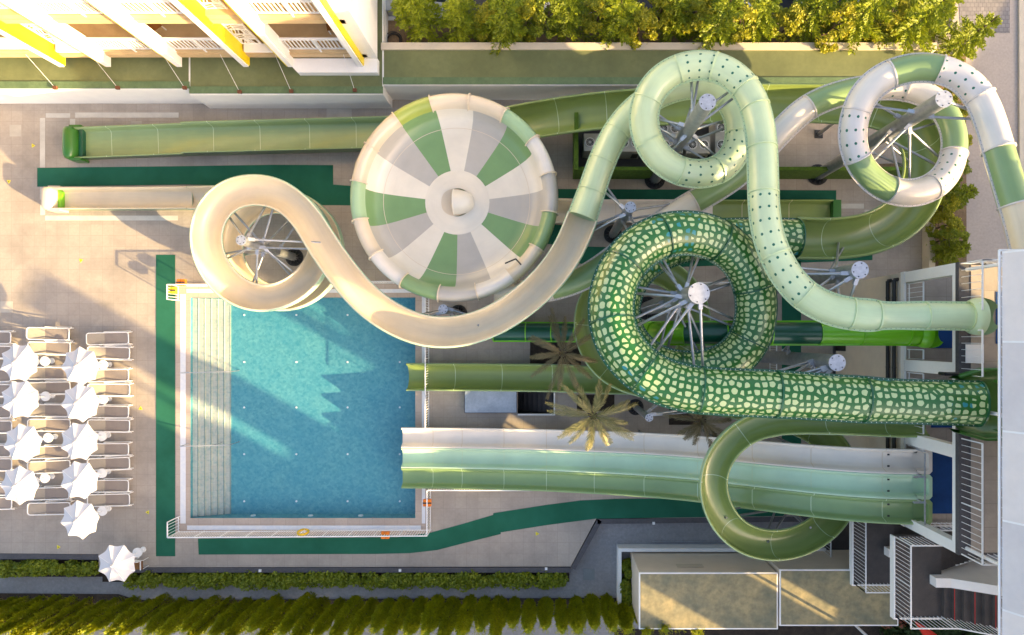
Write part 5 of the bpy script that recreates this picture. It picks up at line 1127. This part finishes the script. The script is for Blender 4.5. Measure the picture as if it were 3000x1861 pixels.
# ------------------------------------------------ cars
def car(lab, px, y, col, rz):
    r = thing('parked_car', lab, 'car', (0, 0, 0), 'cars parked above the tree row'); paint = mat('car_' + col, dict(white=(.75, .76, .78), navy=(.02, .03, .08), silver=(.45, .46, .48), black=(.02, .02, .022))[col], fa=.03, rough=.25, coat=.6, bmp=0)
    st = [(-2.15, .62, .45, .62), (-2.0, .8, .3, .78), (-1.4, .87, .25, .9), (-.6, .89, .22, .95), (.5, .89, .22, .95), (1.3, .88, .25, .95), (1.95, .82, .3, .85), (2.12, .68, .45, .7)]
    G = [[(x, -w_, z0), (x, -w_, z0 + (z1 - z0) * .55), (x, -w_ * .95, z1 - .03), (x, -w_ * .8, z1), (x, 0, z1 + .04), (x, w_ * .8, z1), (x, w_ * .95, z1 - .03), (x, w_, z0 + (z1 - z0) * .55), (x, w_, z0), (x, 0, z0)] for x, w_, z0, z1 in st]
    b = MB(); b.grid(G, cv=True); b.add(G[0], [tuple(range(10))]); b.add(G[-1], [tuple(range(9, -1, -1))]); bo = b.build('body', paint, r)
    cb = [(-1.15, .74, .93), (-.45, .64, 1.4), (.75, .64, 1.42), (1.6, .72, .95)]
    w_ = MB(); w_.grid([[(x, -y_, z - (.0 if z > 1.2 else 0)), (x, y_, z)] for x, y_, z in cb], smooth=False)
    for sg in (-1, 1): w_.add([(x, sg * y_, z) for x, y_, z in cb], [(0, 1, 2, 3)])
    w_.build('window', M_glass, r, fix=True); MB().box(-.42, .74, -.63, .63, 1.41, 1.45).build('roof', paint, r)
    for sx in (-1.3, 1.3):
        for sy in (-1, 1): wh = MB().cyl((sx, sy * .72, .32), (sx, sy * .9, .32), .32, n=20).build('wheel', M_black, r); MB().cyl((sx, sy * .901, .32), (sx, sy * .91, .32), .2, n=14).build('rim', M_cap, wh)
    for sy in (-.6, .6): MB().box(-2.12, -2.0, sy - .15, sy + .15, .6, .7).build('headlight', M_wpaint, r); MB().box(2.02, 2.13, sy - .15, sy + .15, .6, .72).build('tail_light', M_redstrip, r)
    p = P(px, y, .8); r.location = (p.x, p.y, .03); r.rotation_euler.z = rz
car('silver car partly behind the first big conifer', 1262, -60, 'silver', 1.57); car('black car with red tail light above the middle of the tree row', 2015, -92, 'black', 1.65); car('white car seen between bushy trees', 2195, -78, 'white', 1.5); car('large white car above the right part of the tree row', 2385, -72, 'white', -1.45)
car('silver car between the white and the navy car', 2530, -95, 'silver', 1.57); car('dark navy car at the right end of the car park', 2700, -85, 'navy', 1.62); car('black car near the middle of the car park, left one', 1780, -92, 'black', 1.55); car('white car above the left part of the tree row', 1590, -90, 'white', 1.6)
# plant equipment at hotel corner
r = thing('utility_cabinet', 'grey and white utility cabinets beside the hotel end wall', 'cabinet', P(1135, 20)); a, c = P(1092, -40, 1.4), P(1168, 30, 1.4); MB().box(a.x, c.x, c.y, a.y, 0, 1.4).build('cabinet', mat('cab_grey', (.33, .35, .36), fa=.2), r); a, c = P(1124, 36, .8), P(1158, 78, .8); MB().box(a.x, c.x, c.y, a.y, 0, .8).build('box', M_wpaint, r)
r = thing('cable_coil', 'black coiled hose on the soil beside the terrace wall', 'hose', P(1155, 118, 1)); cc_ = MB(); p = P(1155, 118, .95)
for k in range(4): torus(cc_, (p.x + random.uniform(-.05, .05), p.y, .95 + .04 * k), .28 + .03 * k, .02, (0, .1, 1), n=30, m_=6)
cc_.build('hose', M_black, r)

# ------------------------------------------------ unseen blocks added beyond the frame, their heights set to shape the shade
def block(u0, u1, h, d0=31, dep=7, lab=''):
    e = Vector((.871, -.491, 0)); n_ = Vector((.491, .871, 0)); pts = [e * d0 + n_ * u0, e * (d0 + dep) + n_ * u0, e * (d0 + dep) + n_ * u1, e * d0 + n_ * u1]
    q = [(v.x, v.y) for v in pts]; r = thing('shade_block', lab, 'building', pts[0], 'unseen shade blocks added beyond the tower')
    MB().prism(q, -.4, h - .02).build('wall', M_cream, r); MB().prism(q, h - .019, h).build('roof', M_cream, r)
    wn = MB(); z = 1.2; L = u1 - u0; k = max(1, int(L / 2.2))
    while z < h - 2:
        for i in range(k):
            a_ = pts[0].lerp(pts[3], (i + .3) / k); b_ = pts[0].lerp(pts[3], (i + .7) / k); wn.add([a_ - e * .02 + Vector((0, 0, z)), b_ - e * .02 + Vector((0, 0, z)), b_ - e * .02 + Vector((0, 0, z + 1.3)), a_ - e * .02 + Vector((0, 0, z + 1.3))], [(0, 1, 2, 3)])
        z += 3
    if L > 1: wn.build('window', M_glass, r)
sky_line = [(-40, -19, 15.7), (-19, -15, 15.2), (-15, -13.0, 16.2), (-13, -12.7, 15.0), (-12.7, -11.7, 13.4), (-11.7, -11.5, 16), (-11.5, -11.0, 11.3), (-11.0, -9.1, 16.5), (-9.1, -8.3, 10.8), (-8.3, -7.3, 8.1), (-7.3, -5.4, 10.8), (-5.4, -4.7, 14), (-4.7, -4.1, 7.3), (-4.1, -2.2, 13.8), (-2.2, 0, 15.4), (0, 3.5, 18.3), (3.5, 8.4, 17.8), (8.4, 8.8, 12.6), (8.8, 10.7, 14.0), (10.7, 11.2, 12), (11.2, 12.0, 13.4), (12.0, 12.8, 11.0), (12.8, 15, 11.4), (15, 16, 8.5), (16, 19, 9), (19, 34, 6)]
for i, (a_, b_, h_) in enumerate(sky_line): block(a_, b_ - .01, h_, lab='%s unseen cream block added for shade beyond the lower right frame edge' % ORD[i])
